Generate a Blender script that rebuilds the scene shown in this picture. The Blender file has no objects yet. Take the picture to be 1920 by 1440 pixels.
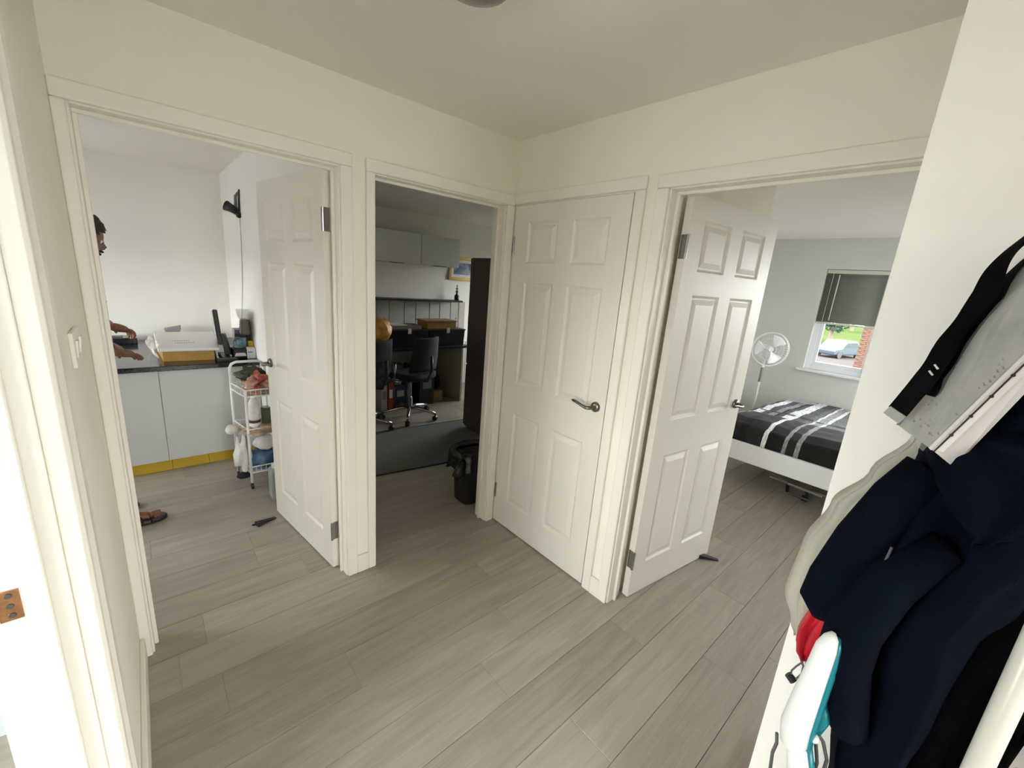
import bpy, bmesh, math, random
from mathutils import Vector, Matrix, noise
random.seed(7)
SC = bpy.context.scene
COL = SC.collection
PI = math.pi

# ------------------------------------------------------------------ camera
cd = bpy.data.cameras.new('camera'); cam = bpy.data.objects.new('camera', cd); COL.objects.link(cam)
cam.matrix_world = Matrix(((0.75130439, 0.10174069, -0.65206636, -1.65574),
                           (-0.65543877, 0.2304338, -0.7192359, -1.92359),
                           (0.07708257, 0.96775467, 0.23981072, 1.57702),
                           (0, 0, 0, 1)))
cd.sensor_fit = 'HORIZONTAL'; cd.sensor_width = 36; cd.lens = 778.05*36/1920
cd.clip_start = .02; cd.clip_end = 400
SC.camera = cam

# ------------------------------------------------------------------ world, light, exposure
W = bpy.data.worlds.new('overcast_sky'); SC.world = W; W.use_nodes = True
nt = W.node_tree; nt.nodes.clear()
o_ = nt.nodes.new('ShaderNodeOutputWorld'); b_ = nt.nodes.new('ShaderNodeBackground')
tc = nt.nodes.new('ShaderNodeTexCoord'); sx = nt.nodes.new('ShaderNodeSeparateXYZ'); cr = nt.nodes.new('ShaderNodeValToRGB')
cr.color_ramp.elements[0].position = 0.0; cr.color_ramp.elements[0].color = (1, .99, .97, 1)
cr.color_ramp.elements[1].position = 1.0; cr.color_ramp.elements[1].color = (.93, .96, 1, 1)
nt.links.new(tc.outputs['Generated'], sx.inputs[0]); nt.links.new(sx.outputs['Z'], cr.inputs[0])
nt.links.new(cr.outputs[0], b_.inputs[0]); nt.links.new(b_.outputs[0], o_.inputs[0])
b_.inputs[1].default_value = 5.0
SC.view_settings.view_transform = 'Standard'; SC.view_settings.look = 'None'
SC.view_settings.exposure = 1.98; SC.view_settings.gamma = 1.0; SC.view_settings.use_curve_mapping = False
SC.cycles.max_bounces = 14; SC.cycles.diffuse_bounces = 9; SC.cycles.transparent_max_bounces = 16

def portal(name, loc, direction, sx_, sy_):
    """sampling portal filling one window opening: it guides the sky light in and gives none itself"""
    ld = bpy.data.lights.new(name, 'AREA'); ld.shape = 'RECTANGLE'; ld.size = sx_; ld.size_y = sy_
    ld.cycles.is_portal = True
    ob = bpy.data.objects.new(name, ld); COL.objects.link(ob)
    ob.location = loc; ob.rotation_euler = Vector(direction).to_track_quat('-Z', 'Z').to_euler()
portal('bathroom_window_light', (-3.66, -1.45, 1.3), (1, 0, 0), 2.1, 1.4)
portal('kitchen_window_light', (-3.66, 1.875, 1.2), (1, 0, 0), 2.15, .9)
portal('study_window_light', (3.26, 2.4, 1.35), (-1, 0, 0), 1.4, 1.3)
portal('bedroom_window_light', (4.36, -.885, 1.41), (-1, 0, 0), .63, 1.16)
portal('added_bedroom_east_portal', (4.36, -2.55, 1.35), (-1, 0, 0), 1.9, 1.5)  # portal of the unseen east window, added to brighten the bedroom
portal('added_bedroom_south_portal', (3.5, -3.66, 1.35), (0, 1, 0), 1.4, 1.7)  # portal of the unseen south window, added to light the grey wall
portal('hall_end_window_light', (-1.23, -4.66, 1.1), (0, 1, 0), 1.0, 2.0)

# ------------------------------------------------------------------ materials
def mat(name, col, rough=.6, metal=0, var=.06, scale=6, bump=0, bscale=60, spec=None, trans=0, stretch=None, col2=None, alpha=None, coat=0):
    m = bpy.data.materials.new(name); m.use_nodes = True
    n = m.node_tree.nodes; l = m.node_tree.links; p = n['Principled BSDF']
    p.inputs['Roughness'].default_value = rough; p.inputs['Metallic'].default_value = metal
    if spec is not None: p.inputs['Specular IOR Level'].default_value = spec
    if trans: p.inputs['Transmission Weight'].default_value = trans
    if coat: p.inputs['Coat Weight'].default_value = coat
    if alpha is not None: p.inputs['Alpha'].default_value = alpha
    t = n.new('ShaderNodeTexCoord'); mp = n.new('ShaderNodeMapping'); l.new(t.outputs['Object'], mp.inputs[0])
    if stretch: mp.inputs['Scale'].default_value = stretch
    nz = n.new('ShaderNodeTexNoise'); nz.inputs['Scale'].default_value = scale; nz.inputs['Detail'].default_value = 4
    l.new(mp.outputs[0], nz.inputs['Vector'])
    r = n.new('ShaderNodeValToRGB')
    c2 = col2 or tuple(min(1, c*(1+var)) for c in col); c1 = tuple(c*(1-var) for c in col) if not col2 else col
    r.color_ramp.elements[0].position = .3; r.color_ramp.elements[1].position = .7
    r.color_ramp.elements[0].color = (*c1, 1); r.color_ramp.elements[1].color = (*c2, 1)
    l.new(nz.outputs['Fac'], r.inputs[0]); l.new(r.outputs[0], p.inputs['Base Color'])
    if bump:
        nb = n.new('ShaderNodeTexNoise'); nb.inputs['Scale'].default_value = bscale; nb.inputs['Detail'].default_value = 3
        l.new(mp.outputs[0], nb.inputs['Vector'])
        bp = n.new('ShaderNodeBump'); bp.inputs['Strength'].default_value = bump; bp.inputs['Distance'].default_value = .01
        l.new(nb.outputs['Fac'], bp.inputs['Height']); l.new(bp.outputs[0], p.inputs['Normal'])
    return m

M = {}
M['wall'] = mat('cream_wall_paint', (.86, .81, .73), .75, var=.015, scale=2, bump=.06, bscale=90)
M['wallw'] = mat('white_wall_paint', (.84, .82, .775), .75, var=.012, scale=2, bump=.05, bscale=90)
M['ceil'] = mat('ceiling_paint', (.83, .79, .74), .8, var=.012, scale=2, bump=.05, bscale=70)
M['grey'] = mat('pale_grey_wall_paint', (.66, .66, .645), .75, var=.015, scale=2, bump=.05, bscale=90)
M['gloss'] = mat('cream_gloss_paint', (.84, .80, .73), .34, var=.02, scale=3, bump=.05, bscale=14)
M['doorp'] = mat('door_satin_paint', (.78, .745, .675), .38, var=.02, scale=2, bump=.10, bscale=22, stretch=(1, 1, .12))
M['white'] = mat('white_plastic', (.82, .83, .84), .3, var=.01)
M['pvc'] = mat('white_window_frame', (.82, .85, .90), .3, var=.01)
M['black'] = mat('black_plastic', (.015, .015, .017), .4, var=.1)
M['blackg'] = mat('black_gloss_worktop', (.014, .015, .018), .12, var=.25, scale=40)
M['dark'] = mat('dark_fabric', (.012, .012, .014), .9, var=.2, scale=30, bump=.2, bscale=150)
M['chrome'] = mat('brushed_chrome', (.42, .42, .41), .22, 1, var=.05)
M['steel'] = mat('dark_nickel', (.20, .19, .17), .3, 1, var=.08)
M['brass'] = mat('copper_toned_metal', (.50, .24, .12), .35, 1, var=.25, scale=60)
M['lam'] = mat('pale_grey_laminate', (.56, .56, .56), .35, var=.015)
M['lamw'] = mat('light_grey_laminate', (.74, .76, .79), .35, var=.015)
M['yellow'] = mat('yellow_plinth', (.62, .40, .02), .4, var=.06)
M['card'] = mat('brown_cardboard', (.40, .23, .06), .8, var=.10, scale=12)
M['cardl'] = mat('tan_cardboard', (.30, .19, .10), .8, var=.10, scale=12)
M['paper'] = mat('white_paper', (.74, .70, .70), .6, var=.02)
M['greyw'] = mat('light_grey_plastic', (.48, .50, .52), .4, var=.05)
M['navy'] = mat('navy_wool_cloth', (.0016, .0036, .0095), .95, var=.25, scale=8, bump=.3, bscale=260, spec=.08)
M['blackcl'] = mat('black_cloth', (.0010, .0010, .0012), .95, var=.2, bump=.3, bscale=260, spec=.04)
M['beige'] = mat('beige_cotton', (.42, .40, .34), .9, var=.05, bump=.2, bscale=240)
M['brownc'] = mat('grey_brown_cloth', (.07, .062, .055), .95, var=.1, bump=.2, bscale=240)
M['red'] = mat('red_shiny_nylon', (.50, .012, .025), .3, var=.15, scale=20)
M['teal'] = mat('teal_plastic', (.0, .20, .26), .3, var=.05)
M['webbing'] = mat('black_webbing', (.003, .003, .0035), .85, var=.2, scale=40, bump=.2, bscale=300, spec=.08)
M['strapw'] = mat('strap_print', (.7, .7, .7), .5, var=.02)
M['tip'] = mat('grey_webbing_end', (.30, .31, .28), .6)
M['cable'] = mat('grey_cable', (.10, .10, .105), .5)
M['pole'] = mat('ivory_tube', (.76, .75, .69), .28, var=.02)
M['skin'] = mat('brown_skin', (.20, .085, .05), .5, var=.12, scale=12, bump=.05, bscale=120)
M['hair'] = mat('black_hair', (.008, .006, .005), .6, var=.3, scale=50, bump=.5, bscale=200)
M['shirt'] = mat('black_shirt', (.012, .011, .012), .85, var=.2, bump=.2, bscale=200)
M['jean'] = mat('dark_trousers', (.03, .03, .035), .9, var=.2, bump=.2, bscale=200)
M['mauve'] = mat('dusty_brown_strap', (.14, .085, .08), .7, var=.1)
M['rug'] = mat('dark_green_grey_rug', (.15, .152, .135), .95, var=.35, scale=90, bump=.6, bscale=300)
M['orange'] = mat('orange_packet', (.60, .22, .02), .5, var=.3, scale=18, col2=(.75, .5, .12))
M['fileR'] = mat('red_orange_binder', (.30, .045, .02), .5)
M['fileB'] = mat('dark_blue_box', (.015, .04, .12), .5)
M['fileW'] = mat('off_white_file', (.42, .41, .39), .6)
M['gold'] = mat('gold_frame', (.45, .30, .08), .35, .6, var=.15, scale=40)
M['glassg'] = mat('smoked_lamp_glass', (.22, .19, .16), .25, var=.1, coat=.3)
M['tan'] = mat('tan_cloth', (.45, .33, .24), .85, var=.25, scale=25)
M['redcl'] = mat('coral_plastic_packets', (.50, .11, .06), .4, var=.5, scale=30, col2=(.60, .30, .22))
M['bluecl'] = mat('blue_plastic_bag', (.03, .09, .20), .35, var=.4, scale=20, col2=(.12, .22, .35))
M['bag'] = mat('white_carrier_bag', (.66, .64, .62), .45, var=.12, scale=25, bump=.3, bscale=40, col2=(.80, .76, .70))
M['greencan'] = mat('green_can', (.10, .15, .06), .4, var=.3, scale=20)
M['maroon'] = mat('maroon_cap', (.09, .02, .015), .4)
M['grass'] = mat('lawn', (.028, .042, .014), 1, var=.2, scale=.12, spec=0, col2=(.042, .055, .020))
M['leaf'] = mat('tree_leaves', (.014, .030, .020), .9, var=.4, scale=2, spec=0, col2=(.03, .055, .035))
M['bark'] = mat('tree_bark', (.10, .08, .06), .95)
M['paving'] = mat('pale_paving', (.050, .044, .043), 1, spec=0, var=.06, scale=.5)
M['paving2'] = mat('grey_asphalt', (.30, .30, .29), 1, spec=0, var=.08, scale=.5)
M['bluecar'] = mat('pale_blue_car_paint', (.03, .045, .065), .25, coat=.5)
M['glassd'] = mat('dark_car_glass', (.05, .06, .07), .1)
M['mortar'] = mat('mortar', (.06, .045, .037), .9)
M['brick'] = mat('orange_brick_face', (.075, .030, .018), .9, var=.2, scale=5)
M['tileb'] = mat('pale_cyan_bathroom_wall', (.66, .76, .77), .35, var=.03)

def glass_mat():
    m = bpy.data.materials.new('window_glass'); m.use_nodes = True; n = m.node_tree.nodes; l = m.node_tree.links; n.clear()
    o = n.new('ShaderNodeOutputMaterial'); mx = n.new('ShaderNodeMixShader'); t = n.new('ShaderNodeBsdfTransparent')
    g = n.new('ShaderNodeBsdfGlossy'); f = n.new('ShaderNodeFresnel'); g.inputs['Roughness'].default_value = .02
    t.inputs[0].default_value = (.95, .97, .96, 1); f.inputs[0].default_value = 1.3
    l.new(f.outputs[0], mx.inputs[0]); l.new(t.outputs[0], mx.inputs[1]); l.new(g.outputs[0], mx.inputs[2]); l.new(mx.outputs[0], o.inputs[0])
    return m
M['glass'] = glass_mat()

def clear_plastic():
    m = bpy.data.materials.new('clear_plastic_sleeve'); m.use_nodes = True; n = m.node_tree.nodes; l = m.node_tree.links
    p = n['Principled BSDF']; p.inputs['Base Color'].default_value = (.8, .8, .8, 1); p.inputs['Roughness'].default_value = .2
    p.inputs['Alpha'].default_value = .22
    t = n.new('ShaderNodeTexCoord'); nb = n.new('ShaderNodeTexNoise'); nb.inputs['Scale'].default_value = 25
    bp = n.new('ShaderNodeBump'); bp.inputs['Strength'].default_value = .6; bp.inputs['Distance'].default_value = .01
    l.new(t.outputs['Object'], nb.inputs['Vector']); l.new(nb.outputs[0], bp.inputs['Height']); l.new(bp.outputs[0], p.inputs['Normal'])
    return m
M['clear'] = clear_plastic()

def floor_mat():
    m = bpy.data.materials.new('grey_oak_laminate'); m.use_nodes = True; n = m.node_tree.nodes; l = m.node_tree.links
    p = n['Principled BSDF']; t = n.new('ShaderNodeTexCoord'); oi = n.new('ShaderNodeObjectInfo')
    # every board samples its own place in the grain
    cm = n.new('ShaderNodeCombineXYZ'); ml = n.new('ShaderNodeMath'); ml.operation = 'MULTIPLY'; ml.inputs[1].default_value = 37
    l.new(oi.outputs['Random'], ml.inputs[0]); l.new(ml.outputs[0], cm.inputs[0]); l.new(ml.outputs[0], cm.inputs[1])
    ad = n.new('ShaderNodeVectorMath'); ad.operation = 'ADD'; l.new(t.outputs['Object'], ad.inputs[0]); l.new(cm.outputs[0], ad.inputs[1])
    mp = n.new('ShaderNodeMapping'); mp.inputs['Scale'].default_value = (1, 11, 1); l.new(ad.outputs[0], mp.inputs[0])
    a = n.new('ShaderNodeTexNoise'); a.inputs['Scale'].default_value = 2.2; a.inputs['Detail'].default_value = 6; a.inputs['Distortion'].default_value = .9; l.new(mp.outputs[0], a.inputs['Vector'])
    mp2 = n.new('ShaderNodeMapping'); mp2.inputs['Scale'].default_value = (2, 60, 1); l.new(ad.outputs[0], mp2.inputs[0])
    b = n.new('ShaderNodeTexNoise'); b.inputs['Scale'].default_value = 3; b.inputs['Detail'].default_value = 5; l.new(mp2.outputs[0], b.inputs['Vector'])
    r = n.new('ShaderNodeValToRGB'); e = r.color_ramp.elements
    e[0].position = .28; e[0].color = (.30, .262, .215, 1); e[1].position = .72; e[1].color = (.385, .345, .29, 1)
    l.new(a.outputs[0], r.inputs[0])
    r2 = n.new('ShaderNodeValToRGB'); r2.color_ramp.elements[0].position = .3; r2.color_ramp.elements[0].color = (.92, .92, .92, 1); r2.color_ramp.elements[1].position = .6; r2.color_ramp.elements[1].color = (1.04, 1.04, 1.04, 1)
    l.new(b.outputs[0], r2.inputs[0])
    mx = n.new('ShaderNodeMix'); mx.data_type = 'RGBA'; mx.blend_type = 'MULTIPLY'; mx.inputs[0].default_value = 1
    l.new(r.outputs[0], mx.inputs[6]); l.new(r2.outputs[0], mx.inputs[7])
    # slight tone difference from board to board
    mr = n.new('ShaderNodeMapRange'); mr.inputs[3].default_value = .92; mr.inputs[4].default_value = 1.10; l.new(oi.outputs['Random'], mr.inputs[0])
    mx2 = n.new('ShaderNodeMix'); mx2.data_type = 'RGBA'; mx2.blend_type = 'MULTIPLY'; mx2.inputs[0].default_value = 1
    cb = n.new('ShaderNodeCombineColor'); [l.new(mr.outputs[0], cb.inputs[i]) for i in range(3)]
    l.new(mx.outputs[2], mx2.inputs[6]); l.new(cb.outputs[0], mx2.inputs[7]); l.new(mx2.outputs[2], p.inputs['Base Color'])
    p.inputs['Roughness'].default_value = .42
    bp = n.new('ShaderNodeBump'); bp.inputs['Strength'].default_value = .12; bp.inputs['Distance'].default_value = .003
    l.new(b.outputs[0], bp.inputs['Height']); l.new(bp.outputs[0], p.inputs['Normal'])
    return m
M['floor'] = floor_mat()
M['under'] = mat('floor_underlay', (.05, .045, .04), .9)

def duvet_mat():
    """plaid print: stripes across the bed (u) and bands along it (v)"""
    m = bpy.data.materials.new('plaid_duvet_print'); m.use_nodes = True; n = m.node_tree.nodes; l = m.node_tree.links
    p = n['Principled BSDF']; p.inputs['Roughness'].default_value = .9
    uv = n.new('ShaderNodeTexCoord'); s = n.new('ShaderNodeSeparateXYZ'); l.new(uv.outputs['UV'], s.inputs[0])
    def ramp(src, stops):
        r = n.new('ShaderNodeValToRGB'); r.color_ramp.interpolation = 'CONSTANT'; e = r.color_ramp.elements
        while len(e) < len(stops): e.new(.5)
        for i, (q, c) in enumerate(stops): e[i].position = q; e[i].color = (c, c, c*1.06, 1)
        l.new(src, r.inputs[0]); return r
    K, D, G, S, Wh = .004, .016, .07, .30, .85
    foot = ramp(s.outputs[0], [(0, D), (.05, S), (.065, D), (.13, K), (.165, D), (.215, D), (.245, Wh), (.262, K), (.335, S), (.35, D), (.385, S), (.405, K), (.60, K), (.625, Wh), (.645, D), (.80, Wh), (.82, K)])
    top = ramp(s.outputs[0], [(0, G), (.06, Wh), (.10, G), (.14, S), (.17, K), (.185, G), (.21, Wh), (.265, G), (.31, .13), (.34, Wh), (.355, S), (.39, Wh), (.405, .13), (.46, .15), (.60, .13), (.615, Wh), (.65, S), (.8, Wh), (.84, .13)])
    band = ramp(s.outputs[1], [(0, 0), (.42, 1), (.50, .15), (.53, 1)])
    # the print is woven: broken by fine noise
    nz = n.new('ShaderNodeTexNoise'); nz.inputs['Scale'].default_value = 14; nz.inputs['Detail'].default_value = 5
    mp = n.new('ShaderNodeMapping'); mp.inputs['Scale'].default_value = (12, 2, 1); l.new(uv.outputs['UV'], mp.inputs[0]); l.new(mp.outputs[0], nz.inputs['Vector'])
    mx = n.new('ShaderNodeMix'); mx.data_type = 'RGBA'; l.new(band.outputs[0], mx.inputs[0]); l.new(foot.outputs[0], mx.inputs[6]); l.new(top.outputs[0], mx.inputs[7])
    m2 = n.new('ShaderNodeMix'); m2.data_type = 'RGBA'; m2.blend_type = 'MULTIPLY'; m2.inputs[0].default_value = .6
    r3 = n.new('ShaderNodeValToRGB'); r3.color_ramp.elements[0].position = .4; r3.color_ramp.elements[0].color = (.4, .4, .4, 1); r3.color_ramp.elements[1].position = .6; r3.color_ramp.elements[1].color = (1.3, 1.3, 1.3, 1)
    l.new(nz.outputs[0], r3.inputs[0]); l.new(mx.outputs[2], m2.inputs[6]); l.new(r3.outputs[0], m2.inputs[7]); l.new(m2.outputs[2], p.inputs['Base Color'])
    return m
M['duvet'] = duvet_mat()

# ------------------------------------------------------------------ helpers
class MB:
    def __init__(s): s.bm = bmesh.new()
    def box(s, x0, x1, y0, y1, z0, z1):
        v = [s.bm.verts.new((x, y, z)) for z in (z0, z1) for y in (y0, y1) for x in (x0, x1)]
        for f in ((0, 2, 3, 1), (4, 5, 7, 6), (0, 1, 5, 4), (2, 6, 7, 3), (0, 4, 6, 2), (1, 3, 7, 5)): s.bm.faces.new([v[i] for i in f])
        return s
    def hexa(s, pts):   # 8 points, bottom ring 0-3, top ring 4-7
        v = [s.bm.verts.new(p) for p in pts]
        for f in ((3, 2, 1, 0), (4, 5, 6, 7), (0, 1, 5, 4), (1, 2, 6, 5), (2, 3, 7, 6), (3, 0, 4, 7)): s.bm.faces.new([v[i] for i in f])
        return s
    def tube(s, pts, r, seg=10, cap=True, up=None, flat=1.0, closed=False):
        """sweep an ellipse (r x r*flat) along pts; r may be a list"""
        pts = [Vector(p) for p in pts]; n = len(pts); rr = r if isinstance(r, (list, tuple)) else [r]*n
        rings = []; prev = None
        for i, p in enumerate(pts):
            a = pts[(i-1) % n] if (closed or i > 0) else p; b = pts[(i+1) % n] if (closed or i < n-1) else p
            t = (b-a).normalized()
            if prev is None:
                u = Vector(up) if up else (Vector((0, 0, 1)) if abs(t.z) < .9 else Vector((1, 0, 0)))
            else: u = prev
            u = (u-t*u.dot(t)).normalized(); w = t.cross(u); prev = u
            rings.append([s.bm.verts.new(p+(u*math.cos(k*2*PI/seg)*flat+w*math.sin(k*2*PI/seg))*rr[i]) for k in range(seg)])
        for i in range(n if closed else n-1):
            A, B = rings[i], rings[(i+1) % n]
            for k in range(seg): s.bm.faces.new((A[k], A[(k+1) % seg], B[(k+1) % seg], B[k]))
        if cap and not closed:
            s.bm.faces.new(rings[0][::-1]); s.bm.faces.new(rings[-1])
        return s
    def cyl(s, a, b, r, r2=None, seg=16): return s.tube([a, b], [r, r if r2 is None else r2], seg)
    def lathe(s, c, prof, seg=24, axis='z'):
        """prof: list of (radius, height) closed off where radius is 0"""
        c = Vector(c); rings = []
        def P(r, h, a):
            x, y = r*math.cos(a), r*math.sin(a)
            return c+(Vector((x, y, h)) if axis == 'z' else Vector((h, x, y)) if axis == 'x' else Vector((x, h, y)))
        for r, h in prof:
            rings.append([s.bm.verts.new(P(0, h, 0))] if r < 1e-6 else [s.bm.verts.new(P(r, h, k*2*PI/seg)) for k in range(seg)])
        for A, B in zip(rings, rings[1:]):
            for k in range(seg):
                k2 = (k+1) % seg
                if len(A) == 1 and len(B) == 1: continue
                if len(A) == 1: s.bm.faces.new((A[0], B[k2], B[k]))
                elif len(B) == 1: s.bm.faces.new((A[k], A[k2], B[0]))
                else: s.bm.faces.new((A[k], A[k2], B[k2], B[k]))
        return s
    def ball(s, c, rx, ry=None, rz=None, seg=14, rings=9):
        ry = ry or rx; rz = rz or rx; c = Vector(c)
        s0 = len(s.bm.verts)
        vs = bmesh.ops.create_uvsphere(s.bm, u_segments=seg, v_segments=rings, radius=1)['verts']
        for v in vs: v.co = c+Vector((v.co.x*rx, v.co.y*ry, v.co.z*rz))
        return s
    def grid(s, fn, nu, nv, uv=False, close_u=False):
        g = [[s.bm.verts.new(fn(i/nu, j/nv)) for j in range(nv+1)] for i in range(nu if close_u else nu+1)]
        lay = s.bm.loops.layers.uv.verify() if uv else None
        for i in range(nu):
            for j in range(nv):
                i2 = (i+1) % len(g)
                f = s.bm.faces.new((g[i][j], g[i2][j], g[i2][j+1], g[i][j+1]))
                if uv:
                    for lp, (a, b) in zip(f.loops, ((i, j), (i+1, j), (i+1, j+1), (i, j+1))): lp[lay].uv = (a/nu, b/nv)
        return s
    def prism(s, poly, h0, h1, axis='z'):
        def P(a, b, h): return (a, b, h) if axis == 'z' else ((h, a, b) if axis == 'x' else (a, h, b))
        A = [s.bm.verts.new(P(a, b, h0)) for a, b in poly]; B = [s.bm.verts.new(P(a, b, h1)) for a, b in poly]
        n = len(poly)
        s.bm.faces.new(A[::-1]); s.bm.faces.new(B)
        for k in range(n): s.bm.faces.new((A[k], A[(k+1) % n], B[(k+1) % n], B[k]))
        return s
    def build(s, name, m, parent=None, smooth=False, bevel=0, sub=0, local=False, solid=0, bseg=2, mods=None):
        bmesh.ops.recalc_face_normals(s.bm, faces=s.bm.faces)
        me = bpy.data.meshes.new(name); s.bm.to_mesh(me); s.bm.free()
        ob = bpy.data.objects.new(name, me); COL.objects.link(ob)
        me.materials.append(M[m] if isinstance(m, str) else m)
        if smooth:
            for p in me.polygons: p.use_smooth = True
        if parent is not None:
            ob.parent = parent
            if not local and parent.type == 'EMPTY' and parent.parent is None:
                ob.matrix_parent_inverse = parent.matrix_basis.inverted()
        if bevel:
            b = ob.modifiers.new('bevel', 'BEVEL'); b.width = bevel; b.segments = bseg; b.limit_method = 'ANGLE'; b.angle_limit = .6
        if solid:
            q = ob.modifiers.new('thick', 'SOLIDIFY'); q.thickness = solid; q.offset = 0
        if sub:
            q = ob.modifiers.new('sub', 'SUBSURF'); q.levels = sub; q.render_levels = sub
        return ob

def tag(o, label, cat, group=None, kind=None):
    o['label'] = label; o['category'] = cat
    if group: o['group'] = group
    if kind: o['kind'] = kind
    return o
def thing(name, label, cat, loc=(0, 0, 0), rz=0, group=None, kind=None):
    o = bpy.data.objects.new(name, None); COL.objects.link(o); o.empty_display_size = .1
    o.location = loc; o.rotation_euler = (0, 0, rz)
    return tag(o, label, cat, group, kind)
def copy_tree(o, parent=None):
    kids = [c for c in bpy.data.objects if c.parent == o]
    c = o.copy(); COL.objects.link(c)
    if parent is not None: c.parent = parent
    for k in kids: copy_tree(k, c)
    return c
def wallpieces(mb, a0, a1, t0, t1, z1, holes, along='x'):
    """wall from a0 to a1 with thickness t0..t1; holes = (a,b,z0,z1)"""
    def bx(p, q, z0, zz):
        if q-p > 1e-4 and zz-z0 > 1e-4:
            mb.box(p, q, t0, t1, z0, zz) if along == 'x' else mb.box(t0, t1, p, q, z0, zz)
    cur = a0
    for (p, q, zb, zt) in sorted(holes):
        bx(cur, p, 0, z1); bx(p, q, 0, zb); bx(p, q, zt, z1); cur = q
    bx(cur, a1, 0, z1)
    return mb
H = 2.324

# ------------------------------------------------------------------ shell
def S(o, label, cat='wall'): return tag(o, label, cat, kind='structure')
S(wallpieces(MB(), -1.795, 1.17, 0, .10, H, [(-1.779, -.957, 0, 2.003), (-.843, -.050, 0, 2.003)]).build('wall_north', 'wall'),
  'cream hallway wall with the two open doorways to kitchen and study')
S(wallpieces(MB(), -1.90, -.001, 0, .10, H, [(-1.755, -.942, 0, 2.003), (-.812, -.012, 0, 2.003)], 'y').build('wall_east', 'wall'),
  'cream hallway wall with the closed door and the bedroom doorway')
S(MB().box(-.66, -.001, -1.89, -1.79, 0, H).box(-.66, -.56, -4.6, -1.89, 0, H).build('wall_southeast', 'wallw'),
  'bright white wall at the right on which the coats hang')
S(wallpieces(MB(), -4.6, 0, -1.885, -1.795, H, [(-1.83, -.975, 0, 2.01)], 'y').build('wall_west', 'wall'),
  'cream hallway wall at the far left beside the nearest door frame')
S(wallpieces(MB(), -1.795, -.66, -4.7, -4.6, H, [(-1.73, -.73, .1, 2.1)]).build('wall_south', 'wall'), 'cream wall at the far end of the hallway')
S(wallpieces(MB(), .2, 3.2, -3.7, -3.6, H, [(2.3, 3.7, .85, 2.05)] if 0 else []).build('wall_bedroom_inner', 'grey'), 'pale grey bedroom wall') if 0 else None
# kitchen
S(wallpieces(MB(), .10, 3.05, -3.7, -3.6, H, [(.8, 2.95, .75, 1.65)], 'y').build('wall_kitchen_west', 'wallw'), 'white kitchen wall with the kitchen window')
S(MB().box(-3.7, -.995, 3.05, 3.15, 0, H).build('wall_kitchen_north', 'wallw'), 'white wall behind the black kitchen worktop')
S(MB().box(-.995, -.86, .10, 3.3, 0, H).build('wall_kitchen_east', 'wallw'), 'white wall between kitchen and study with the clip lamp')
S(MB().box(-3.7, -1.895, 0, .10, 0, H).build('wall_kitchen_south', 'wallw'), 'white kitchen wall beside the first doorway')
# bathroom
S(wallpieces(MB(), -2.8, 0, -3.7, -3.6, H, [(-2.5, -.4, .6, 2.0)], 'y').build('wall_bathroom_west', 'tileb'), 'pale cyan bathroom wall with window')
S(MB().box(-3.6, -1.895, -2.9, -2.8, 0, H).build('wall_bathroom_south', 'tileb'), 'pale cyan bathroom side wall')
S(MB().box(-3.6, -1.895, -.11, -.01, 0, H).build('wall_bathroom_north', 'tileb'), 'pale cyan bathroom wall seen at the lower left')
# study
S(MB().box(-.86, 3.3, 3.2, 3.3, 0, H).build('wall_study_north', 'wallw'), 'white study wall behind the desk')
S(wallpieces(MB(), .20, 3.2, 3.2, 3.3, H, [(1.7, 3.1, .7, 2.0)], 'y').build('wall_study_east', 'wallw'), 'white study wall with the study window')
S(MB().box(1.17, 4.5, .10, .20, 0, H).build('wall_bedroom_north', 'grey'), 'pale grey wall between study and bedroom')
# bedroom
S(MB().box(.10, 1.17, -.94, -.86, 0, H).box(1.09, 1.17, -.86, 0, 0, H).build('wall_cupboard', 'wall'), 'cream cupboard wall behind the open bedroom door')
S(wallpieces(MB(), -3.6, .10, 4.3, 4.4, H, [(-3.5, -1.6, .6, 2.1), (-1.20, -.57, .83, 1.99)], 'y').build('wall_bedroom_east', 'grey'), 'pale grey bedroom wall with the small window and blind')
S(wallpieces(MB(), -.56, 4.4, -3.7, -3.6, H, [(2.8, 4.2, .5, 2.2)]).build('wall_bedroom_south', 'grey'), 'pale grey bedroom wall at the far right')
# ceiling and floor
S(MB().box(-3.7, 4.5, -4.7, 3.3, H, H+.1).build('ceiling', 'ceil'), 'smooth painted ceiling', 'ceiling')

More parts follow.
